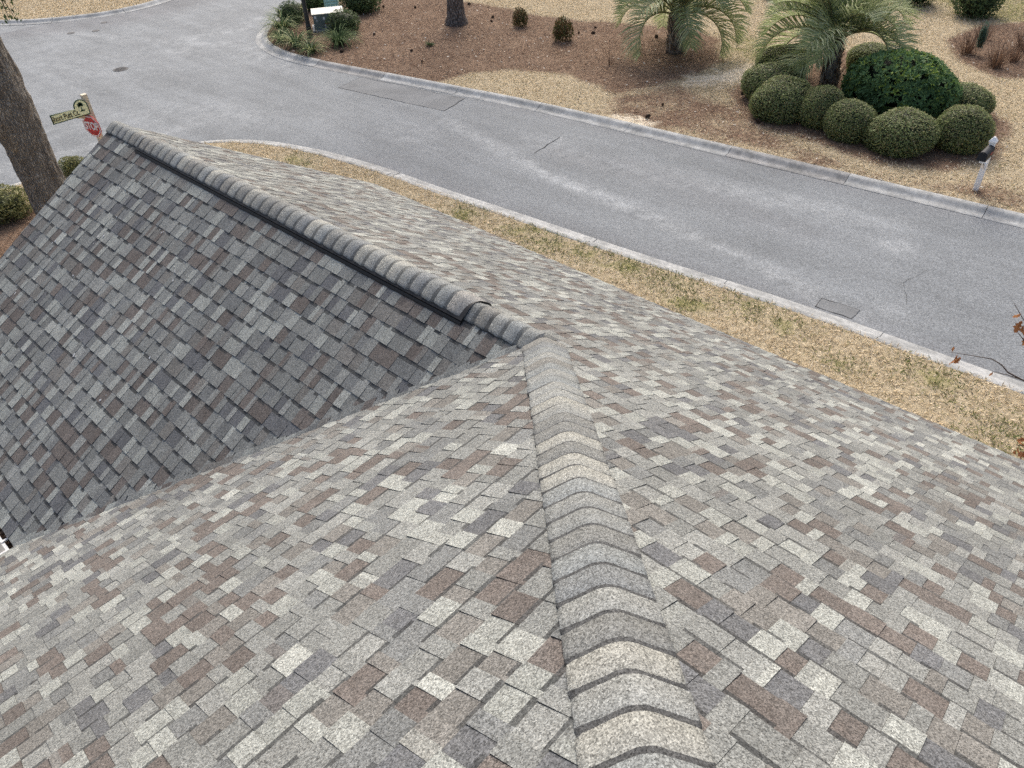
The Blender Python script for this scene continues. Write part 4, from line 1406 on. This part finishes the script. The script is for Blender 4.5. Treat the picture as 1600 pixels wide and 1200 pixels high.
# ---- trees with trunks in view
def crown(name, parent, centre, rad, n, size, pal, seed):
    g = np.random.default_rng(seed)
    nc = 40
    cc = g.normal(size=(nc, 3)); cc = cc / np.linalg.norm(cc, axis=1, keepdims=True) * (g.uniform(0, 1, nc) ** 0.5)[:, None] * np.array(rad)
    k = g.integers(0, nc, n)
    C = cc[k] + g.normal(size=(n, 3)) * 0.33 + np.array(centre)
    A = unit(g.normal(size=(n, 3))); B = unit(np.cross(A, g.normal(size=(n, 3))))
    s = size * g.uniform(0.7, 1.3, n)
    o = link(name, quads_mesh(name, leaf_quads(C, A * s[:, None], B * (s * 0.3)[:, None]), pick(pal, n)), parent, 'leaves')
    return o

def build_trees():
    # pine across the street: trunk in view, crown above the frame
    root = empty('pine_tree', (20.84, -18.75, 0)); tag(root, 'tall pine with straight scaly trunk standing in pine straw at the top edge', 'pine tree')
    path = [(0, 0, -0.1), (0, 0, 0.08), (0, 0, 0.3), (0, 0, 0.7), (0, 0, 1.5), (0.05, 0, 4), (0.1, 0.1, 8), (0.1, 0.1, 13), (0.1, 0.1, 16)]
    V, F = tube_vf(path, [0.50, 0.45, 0.36, 0.325, 0.31, 0.29, 0.25, 0.17, 0.05], 28, 0.05, seed=3)
    link('trunk', pyd('trunk', V, F, smooth=True), root, 'bark_pine')
    lim = []
    rr = random.Random(8)
    for i in range(14):
        z = rr.uniform(10, 15.5); az = rr.uniform(0, 6.28); L = rr.uniform(1.2, 2.4)
        lim.append(tube_vf([(0.1, 0.1, z), (0.1 + math.cos(az) * L * .5, 0.1 + math.sin(az) * L * .5, z + 0.3), (0.1 + math.cos(az) * L, 0.1 + math.sin(az) * L, z + 0.4)], [0.07, 0.05, 0.02], 6))
    link('limbs', pyd('limbs', *join(lim)), root, 'bark_pine')
    crown('crown', root, (0.1, 0.1, 13.8), (2.3, 2.3, 2.4), 5000, 0.14, [(0.05, 0.08, 0.03), (0.07, 0.10, 0.04)], 77)

    # oak at the left: thick forking trunk
    bx, by = 14.32, -0.98
    root = empty('oak_tree', (bx, by, 0)); tag(root, 'thick rough barked oak trunk at the left edge behind the gable', 'oak tree')
    n = 84; V, F = [], []
    g = np.random.default_rng(12)
    hs = np.linspace(-0.1, 9.0, 190)
    fur = g.uniform(-1, 1, (60, n)); fur = (fur + np.roll(fur, 1, 1)) / 1.4
    ph = g.uniform(0, 6.28, 8)
    for z in hs:
        r = 0.405 + 0.26 * math.exp(-max(z, 0) / 0.35) - 0.018 * z
        r += 0.05 * math.exp(-((z - 3.4) / 0.9) ** 2)
        for k in range(n):
            t = 2 * math.pi * k / n
            w = 1 + 0.035 * math.sin(3 * t + ph[0] + 0.5 * z) + 0.03 * math.sin(7 * t + ph[1] + 1.1 * z) + 0.02 * math.sin(13 * t + 2.3 * z + ph[2]) + g.uniform(-0.012, 0.012)
            zi = max(z, 0) * 5.5; i0 = int(zi) % 59; fz = zi - int(zi)
            w += 0.055 * (fur[i0, k] * (1 - fz) + fur[i0 + 1, k] * fz)
            V.append((r * w * math.cos(t) + 0.02 * z, r * w * math.sin(t) + 0.012 * math.sin(z), z))
    for j in range(len(hs) - 1):
        for k in range(n):
            F.append((j * n + k, j * n + (k + 1) % n, (j + 1) * n + (k + 1) % n, (j + 1) * n + k))
    link('trunk', pyd('trunk', V, F, smooth=True), root, 'bark_oak')
    # limb that forks to the left, with a swollen collar
    V, F = tube_vf([(0.0, 0.05, 2.2), (-0.04, 0.20, 2.9), (-0.08, 0.36, 3.5), (-0.2, 0.7, 4.2), (-0.6, 1.3, 5.0), (-1.3, 1.6, 6.2), (-2.2, 1.6, 7.2)], [0.20, 0.26, 0.25, 0.21, 0.17, 0.12, 0.06], 20, 0.09, seed=14)
    link('limb', pyd('limb', V, F, smooth=True), root, 'bark_oak')
    V, F = tube_vf([(0.1, 0, 5.4), (-1.5, 0.1, 6.3), (-3.2, 0.35, 6.75), (-4.6, 0.55, 6.5), (-4.9, 0.65, 6.2)], [0.16, 0.12, 0.08, 0.04, 0.015], 10, 0.08, seed=15)
    link('limb', pyd('limb', V, F, smooth=True), root, 'bark_oak')
    crown('crown', root, (0.2, 0.2, 9.4), (2.1, 2.1, 1.5), 4500, 0.07, [(0.05, 0.085, 0.03), (0.08, 0.12, 0.045)], 78)
    # hanging leafy sprigs at the top left corner
    g = np.random.default_rng(33); Q, K = [], []; tw = []
    ends = [(9.55, -0.40, 5.92), (9.60, -0.30, 5.72), (9.55, -0.37, 5.70), (9.62, -0.15, 5.85), (9.55, -0.52, 6.02), (9.6, -0.22, 6.05), (9.65, -0.02, 5.75), (9.6, -0.45, 6.12), (9.66, 0.1, 5.95), (9.58, -0.3, 6.15)]
    for e in ends:
        e = np.array(e) - np.array([bx, by, 0]); s = np.array([-4.75, 0.62 + g.uniform(-.3, .3), 6.4])
        tw.append(tube_vf([s, (s + e) / 2 + np.array([0, 0, 0.06]), e], [0.010, 0.007, 0.003], 5))
        for j in range(46):
            t = g.uniform(0.25, 1.02); c = s + (e - s) * t + g.normal(size=3) * 0.045
            a = unit(g.normal(size=3) + np.array([0, 0, -0.5])); b = unit(np.cross(a, g.normal(size=3)))
            l = g.uniform(0.025, 0.042)
            Q.append(leaf_quads(c[None], a[None] * l, b[None] * l * 0.42)[0]); K.append(np.array(((0.05, 0.085, 0.03), (0.085, 0.125, 0.05), (0.12, 0.155, 0.075), (0.035, 0.06, 0.022))[g.integers(0, 4)]))
    link('twigs', pyd('twigs', *join(tw)), root, 'twig')
    link('leaves', quads_mesh('leaves', np.array(Q), np.array(K)), root, 'leaves')

    # small oak beside the eave at right: only twigs reach into view
    bx, by = -4.9, -5.3
    root = empty('young_oak', (bx, by, 0)); tag(root, 'bare oak twigs with a few brown leaves at the right edge', 'oak tree')
    V, F = tube_vf([(0, 0, -0.1), (0.05, 0.05, 1.5), (0.2, 0.3, 3.2), (0.3, 0.5, 5.0), (0.3, 0.5, 6.5)], [0.11, 0.09, 0.07, 0.045, 0.01], 12, 0.08)
    link('trunk', pyd('trunk', V, F, smooth=True), root, 'bark_oak')
    b0 = np.array([bx, by, 0])
    W = lambda pts: [tuple(np.array(q) - b0) for q in pts]
    br = []
    br.append(tube_vf(W([(-4.75, -5.05, 2.6), (-4.0, -4.0, 3.9), (-3.2, -2.9, 4.5), (-2.754, -2.266, 4.616)]), [0.035, 0.026, 0.016, 0.010], 7))
    br.append(tube_vf(W([(-2.754, -2.266, 4.616), (-2.60, -2.30, 4.66), (-2.471, -2.311, 4.695), (-2.361, -2.315, 4.710), (-2.303, -2.331, 4.741), (-2.233, -2.334, 4.756), (-2.115, -2.312, 4.740), (-1.971, -2.281, 4.722)]), [0.007, 0.006, 0.0055, 0.005, 0.0042, 0.0035, 0.0025, 0.0015], 6))
    br.append(tube_vf(W([(-2.6, -2.3, 4.66), (-2.44, -2.42, 4.82), (-2.354, -2.445, 4.917), (-2.29, -2.463, 4.955)]), [0.007, 0.005, 0.004, 0.002], 5))
    br.append(tube_vf(W([(-2.6, -2.3, 4.66), (-2.45, -2.46, 4.95), (-2.30, -2.50, 5.03), (-2.19, -2.545, 5.113)]), [0.006, 0.004, 0.003, 0.002], 5))
    br.append(tube_vf(W([(-2.471, -2.311, 4.695), (-2.36, -2.36, 4.66), (-2.27, -2.33, 4.66)]), [0.004, 0.003, 0.002], 5))
    br.append(tube_vf(W([(-3.9, -3.85, 4.0), (-3.2, -3.2, 3.95), (-2.80, -2.99, 3.735), (-2.60, -2.93, 3.68)]), [0.02, 0.012, 0.006, 0.003], 5))
    for k in range(8):
        a = k * 0.8 + 2.2; z = 3.0 + 0.4 * k
        br.append(tube_vf([(0.2, 0.3, z), (0.2 + math.cos(a) * 0.7, 0.3 + math.sin(a) * 0.7, z + 0.6), (0.2 + math.cos(a) * 1.3, 0.3 + math.sin(a) * 1.3, z + 1.0)], [0.03, 0.018, 0.004], 6))
    link('branches', pyd('branches', *join(br), smooth=True), root, 'twig')
    # brown lobed leaves
    out = [(0, 0), (0.10, 0.12), (0.22, 0.10), (0.34, 0.26), (0.44, 0.14), (0.62, 0.32), (0.72, 0.14), (0.86, 0.16), (1, 0)]
    shape = out + [(x, -y) for x, y in out[-2:0:-1]]
    lv = [((-1.985, -2.29, 4.725), (0.02, -0.05, 0.10), 0.040), ((-2.02, -2.30, 4.715), (0.10, 0.35, -1.0), 0.105), ((-2.05, -2.30, 4.70), (0.35, 0.2, -0.8), 0.07),
          ((-2.29, -2.49, 5.03), (0.15, 0.3, -1.0), 0.10), ((-2.31, -2.49, 5.00), (-0.3, 0.1, -0.9), 0.085), ((-2.37, -2.46, 4.95), (0.2, 0.1, -1), 0.08), ((-2.27, -2.33, 4.665), (0.1, 0.0, -1.0), 0.05),
          ((-2.26, -2.53, 5.06), (0.5, 0.2, -0.7), 0.06)]
    rr = random.Random(4)
    for k in range(16):
        lv.append(((-2.63 + rr.uniform(-.12, .05), -2.94 + rr.uniform(-.05, .05), 3.66 + rr.uniform(-.05, .08)), (rr.uniform(-.6, .6), rr.uniform(-.6, .6), rr.uniform(-1, .3)), rr.uniform(0.07, 0.11)))
    for pos, d, l in lv:
        d = Vector(d).normalized(); s = d.cross(Vector((rr.uniform(-1, 1), rr.uniform(-1, 1), rr.uniform(-.4, .4)))).normalized(); nn = d.cross(s)
        V = [Vector(pos) - Vector(b0) + d * (x * l) + s * (y * l) + nn * (0.12 * l * math.sin(5 * x)) for x, y in shape]
        V.append(Vector(pos) - Vector(b0) + d * l * 0.5)
        m = len(shape); F = [(i, (i + 1) % m, m) for i in range(m)]
        c = np.array(rr.choice(((0.34, 0.15, 0.065), (0.27, 0.12, 0.055), (0.42, 0.20, 0.09)))) * rr.uniform(0.8, 1.15)
        link('leaf', pyd('leaf', V, F, cols=np.tile(c, (m, 1))), root, 'leaves')
build_trees()

def build_cones():
    V, F = [], []
    nr, ns = 9, 10
    for j in range(nr):
        t = j / (nr - 1); r = 0.045 * math.sin(math.pi * (0.12 + 0.82 * t)) ** 0.8
        for k in range(ns):
            a = 2 * math.pi * (k + 0.5 * (j % 2)) / ns
            q = r * (1.25 if (k + j) % 2 else 0.8)
            V.append((t * 0.13 - 0.065, q * math.cos(a), q * math.sin(a)))
    for j in range(nr - 1):
        for k in range(ns):
            F.append((j * ns + k, j * ns + (k + 1) % ns, (j + 1) * ns + (k + 1) % ns, (j + 1) * ns + k))
    F += [tuple(range(ns)), tuple(range((nr - 1) * ns, nr * ns))]
    me = pyd('pine_cone', V, F); me.materials.append(MATS['pine_cone'])
    where = [(25.18, -18.66, 'pine cone beside the dark shrub behind the cabinet'), (23.95, -19.36, 'pine cone left of the pine trunk at the top edge'),
             (22.33, -15.83, 'pine cone just right of the round shrub by the cabinet'), (22.41, -21.0, 'pine cone right of the pine trunk at the top edge'),
             (19.81, -19.65, 'lower of two pine cones between pine trunk and red shrub'), (20.21, -20.14, 'upper of two pine cones between pine trunk and red shrub'),
             (16.05, -20.39, 'pine cone closest to the bronze shrub on its right'), (15.6, -20.69, 'lower right cone of the three right of the bronze shrub'),
             (15.95, -21.25, 'top cone of the three right of the bronze shrub'), (13.45, -21.62, 'pine cone under the left fronds of the left palm'),
             (9.5, -16.18, 'pine cone midway between left palm and far kerb'), (9.3, -15.14, 'pine cone close to the far kerb below the left palm'),
             (8.12, -18.32, 'pine cone touching the leftmost clipped mound'), (6.68, -16.64, 'pine cone in front of the second clipped mound'),
             (18.33, -14.67, 'pine cone near the kerb above the road patch'), (21.62, -13.73, 'pine cone below the dark grass tuft in the corner bed'),
             (19.57, -15.28, 'pine cone below the tiny seedling on pine straw')]
    for i, (x, y, lab) in enumerate(where):
        o = link('pine_cone', me); o.location = (x, y, 0.045); o.rotation_euler = (0.3 * i, 0.1, i * 2.4); s = 1.0 + 0.25 * math.sin(i * 3.0); o.scale = (s, s, s)
        tag(o, lab, 'pine cone', 'pine cones on the pine straw')
build_cones()

# ------------------------------------------------------------------ made things
def text_mesh(txt, size, name, xs=1.0, shear=0.0, ext=0.002, bold=0.0):
    cu = bpy.data.curves.new(name, 'FONT')
    cu.body = txt; cu.size = size; cu.align_x = 'CENTER'; cu.align_y = 'CENTER'; cu.extrude = ext; cu.shear = shear; cu.offset = bold
    ob = bpy.data.objects.new('tmp', cu); COL.objects.link(ob)
    bpy.context.view_layer.update()
    me = bpy.data.meshes.new_from_object(ob.evaluated_get(bpy.context.evaluated_depsgraph_get()))
    bpy.data.objects.remove(ob)
    me.materials.clear()
    me.name = name
    for v in me.vertices: v.co.x *= xs
    return me

def plate(name, pts, thick, parent, mat, M, z=0.0):
    n = len(pts)
    V = [(x, y, z + thick) for x, y in pts] + [(x, y, z) for x, y in pts]
    F = [tuple(range(n)), tuple(range(2 * n - 1, n - 1, -1))] + [(i, n + i, n + (i + 1) % n, (i + 1) % n) for i in range(n)]
    o = link(name, pyd(name, V, F), parent, mat)
    o.matrix_local = M
    return o

def build_sign():
    x, y, H = 16.73, -3.11, 2.5
    root = empty('street_sign', (x, y, 0)); tag(root, 'cream wooden post with street name board and red STOP sign', 'street sign')
    boxes('post', [(-0.06, 0.06, -0.06, 0.06, -0.1, H)], root, 'cream_paint', 0.008)
    # name board: reads along -y, faces -x
    M = Matrix(((0, 0, -1, -0.085), (-1, 0, 0, 0.07), (0, 1, 0, 2.19), (0, 0, 0, 1)))
    def board(g):
        pts = [(-0.80 - g, -0.085 - g), (0.02 + g, -0.085 - g), (0.02 + g, 0.09)]
        for k in range(13):
            a = math.radians(-8 + 196 * k / 12)
            pts.append((-0.115 + (0.135 + g) * math.cos(a), 0.105 + (0.135 + g) * math.sin(a)))
        pts += [(-0.80 - g, 0.085 + g)]
        return pts
    bd = plate('name_board', board(0.022), 0.022, root, 'sign_green', M)
    plate('board_face', board(0.0), 0.004, bd, 'sign_yellow', Matrix.Translation((0, 0, 0.022)))
    t = link('lettering', text_mesh('Short Putt Ct.', 0.168, 'lettering', 0.66, bold=0.003), bd, 'sign_text'); t.matrix_local = Matrix.Translation((-0.51, -0.006, 0.029))
    # palm emblem
    E = []
    E.append(([(-0.128, 0.02), (-0.104, 0.02), (-0.112, 0.13), (-0.124, 0.13)]))
    E.append([(-0.17, -0.005), (-0.06, -0.005), (-0.04, 0.015), (-0.10, 0.026), (-0.15, 0.022)])
    for k in range(9):
        a = math.radians(-35 + 250 * k / 8); l = 0.075
        c = Vector((-0.118, 0.14)); d = Vector((math.cos(a), math.sin(a))); s = Vector((-d.y, d.x))
        E.append([tuple(c - s * 0.008), tuple(c + d * l * 0.6 - s * 0.018), tuple(c + d * l), tuple(c + d * l * 0.6 + s * 0.018), tuple(c + s * 0.008)])
    V, F = [], []
    for q in E:
        k = len(V); V += [(a, b, 0) for a, b in q]; F.append(tuple(range(k, k + len(q))))
    o = link('palm_emblem', pyd('palm_emblem', V, F), bd, 'sign_green'); o.matrix_local = Matrix.Translation((0, 0, 0.0285))
    # brace under the board
    V = [(0.01, 0.07, 1.95), (0.05, 0.07, 1.95), (0.05, 0.07, 2.09), (0.01, 0.07, 2.09), (0.01, 0.40, 2.06), (0.05, 0.40, 2.06), (0.05, 0.40, 2.09), (0.01, 0.40, 2.09)]
    F = [(0, 1, 2, 3), (4, 7, 6, 5), (0, 4, 5, 1), (1, 5, 6, 2), (2, 6, 7, 3), (3, 7, 4, 0)]
    link('brace', pyd('brace', V, F), root, 'cream_paint')
    # stop sign
    a = math.radians(201)
    X = Vector((math.cos(a), math.sin(a), 0)); Z = X.cross(Vector((0, 0, 1)))
    c = Vector((-0.035, 0.0, 1.80)) + Z * 0.096
    M = Matrix(((X.x, 0, Z.x, c.x), (X.y, 0, Z.y, c.y), (0, 1, 0, c.z), (0, 0, 0, 1)))
    def octo(r): return [(r * math.cos(math.radians(22.5 + 45 * k)), r * math.sin(math.radians(22.5 + 45 * k))) for k in range(8)]
    sp = plate('stop_sign', octo(0.262), 0.02, root, 'sign_red', M); sp['label'] = 'red octagonal STOP sign with white border'
    plate('border', octo(0.252), 0.002, sp, 'sign_white', Matrix.Translation((0, 0, 0.02)))
    plate('face', octo(0.228), 0.002, sp, 'sign_red', Matrix.Translation((0, 0, 0.0225)))
    t = link('lettering', text_mesh('STOP', 0.25, 'lettering', 0.66, ext=0.0025, bold=0.008), sp, 'sign_white'); t.matrix_local = Matrix.Translation((0, 0, 0.0265))
build_sign()

def build_mailbox():
    root = empty('mailbox', (0.79, -16.0, 0)); tag(root, 'black mailbox on a white post beside the clipped mounds', 'mailbox')
    post = boxes('post', [(-0.055, 0.055, -0.055, 0.055, -0.1, 1.13)], root, 'white_paint', 0.006)
    V = [(-0.075, -0.075, 1.135), (0.075, -0.075, 1.135), (0.075, 0.075, 1.135), (-0.075, 0.075, 1.135), (-0.075, -0.075, 1.165), (0.075, -0.075, 1.165), (0.075, 0.075, 1.165), (-0.075, 0.075, 1.165), (-.02, -.02, 1.25), (.02, -.02, 1.25), (.02, .02, 1.25), (-.02, .02, 1.25)]
    F = [(3, 2, 1, 0), (0, 1, 5, 4), (1, 2, 6, 5), (2, 3, 7, 6), (3, 0, 4, 7), (4, 5, 9, 8), (5, 6, 10, 9), (6, 7, 11, 10), (7, 4, 8, 11), (8, 9, 10, 11)]
    link('cap', pyd('cap', V, F), root, 'white_paint')
    boxes('arm', [(-0.045, 0.045, 0.058, 0.46, 0.80, 0.875)], root, 'white_paint', 0.004)
    V = [(-.03, .056, .52), (.03, .056, .52), (.03, .056, .62), (-.03, .056, .62), (-.03, .30, .795), (.03, .30, .795), (.03, .38, .795), (-.03, .38, .795)]
    link('brace', pyd('brace', V, [(0, 1, 2, 3), (4, 7, 6, 5), (0, 4, 5, 1), (1, 5, 6, 2), (2, 6, 7, 3), (3, 7, 4, 0)]), root, 'white_paint')
    pr = [(-0.09, 0), (0.09, 0), (0.09, 0.11)] + [(0.09 * math.cos(math.radians(180 * k / 12)), 0.11 + 0.09 * math.sin(math.radians(180 * k / 12))) for k in range(1, 12)] + [(-0.09, 0.11)]
    m = len(pr)
    V = [(x, 0.02, 0.88 + z) for x, z in pr] + [(x, 0.53, 0.88 + z) for x, z in pr]
    F = [tuple(range(m)), tuple(range(2 * m - 1, m - 1, -1))] + [(i, m + i, m + (i + 1) % m, (i + 1) % m) for i in range(m)]
    bx = link('box', pyd('box', V, F), root, 'mailbox_black'); bx.location.x = 0.0
    V = [(x * 1.06, 0.532, 0.878 + z * 1.04) for x, z in pr] + [(x * 1.06, 0.548, 0.878 + z * 1.04) for x, z in pr]
    d = link('door', pyd('door', V, F), bx, 'mailbox_black')
    boxes('latch', [(-0.015, 0.015, 0.549, 0.565, 1.05, 1.075)], d, 'black_metal')
    boxes('flag', [(-0.099, -0.093, 0.15, 0.30, 0.96, 0.985)], bx, 'sign_red')
build_mailbox()

def build_corner():
    # lamp post: fluted black pole, lantern above the frame
    root = empty('lamp_post', (24.1, -14.15, 0)); tag(root, 'black lamp post standing among striped grass at the street corner', 'lamp post')
    n = 16; V, F = [], []
    zs = [(-0.05, 0.13), (0.04, 0.13), (0.06, 0.11), (0.45, 0.095), (0.5, 0.082), (3.2, 0.062), (3.22, 0.08), (3.27, 0.08)]
    for z, r in zs:
        for k in range(n):
            q = r * (1.0 if k % 2 else 0.86); t = 2 * math.pi * k / n
            V.append((q * math.cos(t), q * math.sin(t), z))
    for j in range(len(zs) - 1):
        for k in range(n): F.append((j * n + k, j * n + (k + 1) % n, (j + 1) * n + (k + 1) % n, (j + 1) * n + k))
    F.append(tuple(range((len(zs) - 1) * n, len(zs) * n)))
    link('pole', pyd('pole', V, F), root, 'black_metal')
    V, F = tube_vf([(0, 0, 3.28), (0, 0, 3.3), (0, 0, 3.62), (0, 0, 3.63)], [0.09, 0.10, 0.16, 0.16], 6)
    link('lantern', pyd('lantern', V, F), root, 'lamp_glass')
    V, F = tube_vf([(0, 0, 3.64), (0, 0, 3.66), (0, 0, 3.82), (0, 0, 3.92)], [0.19, 0.19, 0.05, 0.015], 6)
    link('lantern_cap', pyd('lantern_cap', V, F), root, 'black_metal')
    # utility cabinet
    root = empty('utility_cabinet', (24.62, -15.45, 0), math.radians(146 - 90)); tag(root, 'dark green utility cabinet with cream lid and white stickers', 'utility cabinet')
    boxes('plinth', [(-0.66, 0.66, -0.46, 0.46, -0.05, 0.06)], root, 'concrete')
    body = boxes('body', [(-0.58, 0.58, -0.38, 0.38, 0.06, 0.60)], root, 'cabinet_green', 0.012)
    V = [(-0.61, -0.41, 0.603), (0.61, -0.41, 0.603), (0.61, 0.41, 0.603), (-0.61, 0.41, 0.603), (-0.61, -0.41, 0.66), (0.61, -0.41, 0.66), (0.61, 0.41, 0.63), (-0.61, 0.41, 0.63)]
    me = pyd('lid', V, [(3, 2, 1, 0), (4, 5, 6, 7), (0, 1, 5, 4), (1, 2, 6, 5), (2, 3, 7, 6), (3, 0, 4, 7)])
    link('lid', me, root, 'cabinet_top')
    # stickers on the side that faces the street (local +y)
    boxes('sticker', [(0.45, 0.53, 0.381, 0.384, 0.46, 0.56)], body, 'sticker'); boxes('sticker', [(0.43, 0.46, 0.381, 0.384, 0.36, 0.43)], body, 'sticker')
    boxes('sticker', [(0.13, 0.20, 0.381, 0.384, 0.40, 0.50)], body, 'sticker')
    st = boxes('sticker', [(-0.05, 0.17, 0.381, 0.384, 0.10, 0.23)], body, 'sticker')
    boxes('sticker_header', [(-0.05, 0.17, 0.381, 0.384, 0.232, 0.265)], body, 'sticker_red')
    for k, (a, b) in enumerate(((-0.035, 0.0), (0.015, 0.045), (0.06, 0.10), (0.115, 0.15))):
        boxes('printed_mark', [(a, b, 0.3845, 0.386, 0.125 if k % 2 else 0.165, 0.205)], st, 'sticker_ink')
    boxes('lock', [(-0.03, 0.03, 0.381, 0.40, 0.30, 0.36)], body, 'cabinet_top')
    # louvred pedestal
    root = empty('louvred_pedestal', (26.15, -16.75, 0), math.radians(146 - 90)); tag(root, 'pale green louvred pedestal at the top edge behind the cabinet', 'pedestal')
    boxes('body', [(-0.28, 0.28, -0.25, 0.25, -0.05, 1.15)], root, 'pedestal_green', 0.01)
    for k in range(9):
        z = 0.12 + 0.11 * k
        V = [(-0.22, 0.252, z), (0.22, 0.252, z), (0.22, 0.252, z + 0.07), (-0.22, 0.252, z + 0.07), (-0.22, 0.29, z), (0.22, 0.29, z)]
        link('louvre', pyd('louvre', V, [(0, 4, 5, 1), (3, 2, 5, 4), (0, 3, 4), (1, 5, 2)]), root, 'pedestal_green')
        V = [(-0.282, -0.19, z), (-0.282, 0.19, z), (-0.282, 0.19, z + 0.07), (-0.282, -0.19, z + 0.07), (-0.32, -0.19, z), (-0.32, 0.19, z)]
        link('louvre', pyd('louvre', V, [(0, 1, 5, 4), (3, 4, 5, 2), (0, 4, 3), (1, 2, 5)]), root, 'pedestal_green')
    boxes('cap', [(-0.30, 0.30, -0.27, 0.27, 1.153, 1.19)], root, 'pedestal_green', 0.006)
build_corner()

def build_small():
    # manhole and valve covers set in the road
    def cover(x, y, r, lab, nm='manhole_cover'):
        root = empty(nm, (x, y, ROAD_Z)); tag(root, lab, 'manhole cover' if r > .2 else 'valve cover')
        n = 28; V, F = [], []
        for q, z in ((r * 1.16, 0.002), (r * 1.14, 0.010), (r * 1.02, 0.010), (r * 1.01, 0.004)):
            V += [(q * math.cos(2 * math.pi * k / n), q * math.sin(2 * math.pi * k / n), z) for k in range(n)]
        for j in range(3):
            for k in range(n): F.append((j * n + k, j * n + (k + 1) % n, (j + 1) * n + (k + 1) % n, (j + 1) * n + k))
        link('frame', pyd('frame', V, F), root, 'cast_iron')
        lid = []
        V, F = [], []
        V = [(r * math.cos(2 * math.pi * k / n), r * math.sin(2 * math.pi * k / n), 0.009) for k in range(n)]; F = [tuple(range(n))]
        V2, F2 = [], []
        if r > 0.2:
            for i in range(-4, 5):
                h = math.sqrt(max(0, (r * 0.85) ** 2 - (i * r * 0.19) ** 2))
                v, f = box_vf(i * r * 0.19 - 0.012, i * r * 0.19 + 0.012, -h, h, 0.0095, 0.014)
                lid.append((v, f))
        link('lid', pyd('lid', *join([(V, F)] + lid)), root, 'cast_iron')
    cover(27.04, -7.95, 0.225, 'round iron manhole cover in the road left of centre')
    cover(33.49, -8.9, 0.13, 'leftmost iron valve cover by the far curved kerb', 'valve_cover')
    cover(32.93, -9.7, 0.13, 'middle iron valve cover by the far curved kerb', 'valve_cover')
    cover(33.9, -10.5, 0.12, 'iron valve cover closest to the far curved kerb', 'valve_cover')
    # blue wheeled bin at the left edge
    root = empty('wheeled_bin', (16.05, 0.42, 0), 0.5); tag(root, 'blue wheeled bin cut by the left edge below the olive shrub', 'bin')
    V = [(-.22, -.25, .08), (.22, -.25, .08), (.22, .25, .08), (-.22, .25, .08), (-.28, -.32, .92), (.28, -.32, .92), (.28, .32, .92), (-.28, .32, .92)]
    link('body', pyd('body', V, [(3, 2, 1, 0), (4, 5, 6, 7), (0, 1, 5, 4), (1, 2, 6, 5), (2, 3, 7, 6), (3, 0, 4, 7)]), root, 'bin_blue')
    boxes('lid', [(-0.30, 0.30, -0.34, 0.36, 0.923, 0.985)], root, 'bin_blue', 0.02)
    boxes('handle', [(-0.25, 0.25, 0.361, 0.40, 0.88, 0.915)], root, 'bin_blue', 0.006)
    for sx in (-0.26, 0.23):
        V, F = tube_vf([(sx, 0.25, 0.1), (sx + 0.05, 0.25, 0.1)], [0.10, 0.10], 16)
        link('wheel', pyd('wheel', V, F), root, 'wheel_rubber')
    # a few litter leaves in the near kerb bed: yellow leaf caught in the valley
    me = pyd('fallen_leaf', [(0, -.03, 0), (.018, 0, .006), (0, .03, .002), (-.018, 0, .006)], [(0, 1, 2, 3)], cols=[(0.62, 0.46, 0.16)]); me.materials.append(MATS['leaves'])
    o = link('fallen_leaf', me); o.location = (1.755, 1.80, ZR - S * 1.80 + 0.02); o.rotation_euler = (0.4, 0.2, 0.7)
    tag(o, 'small yellow dead leaf lying in the roof valley', 'leaf')
build_small()
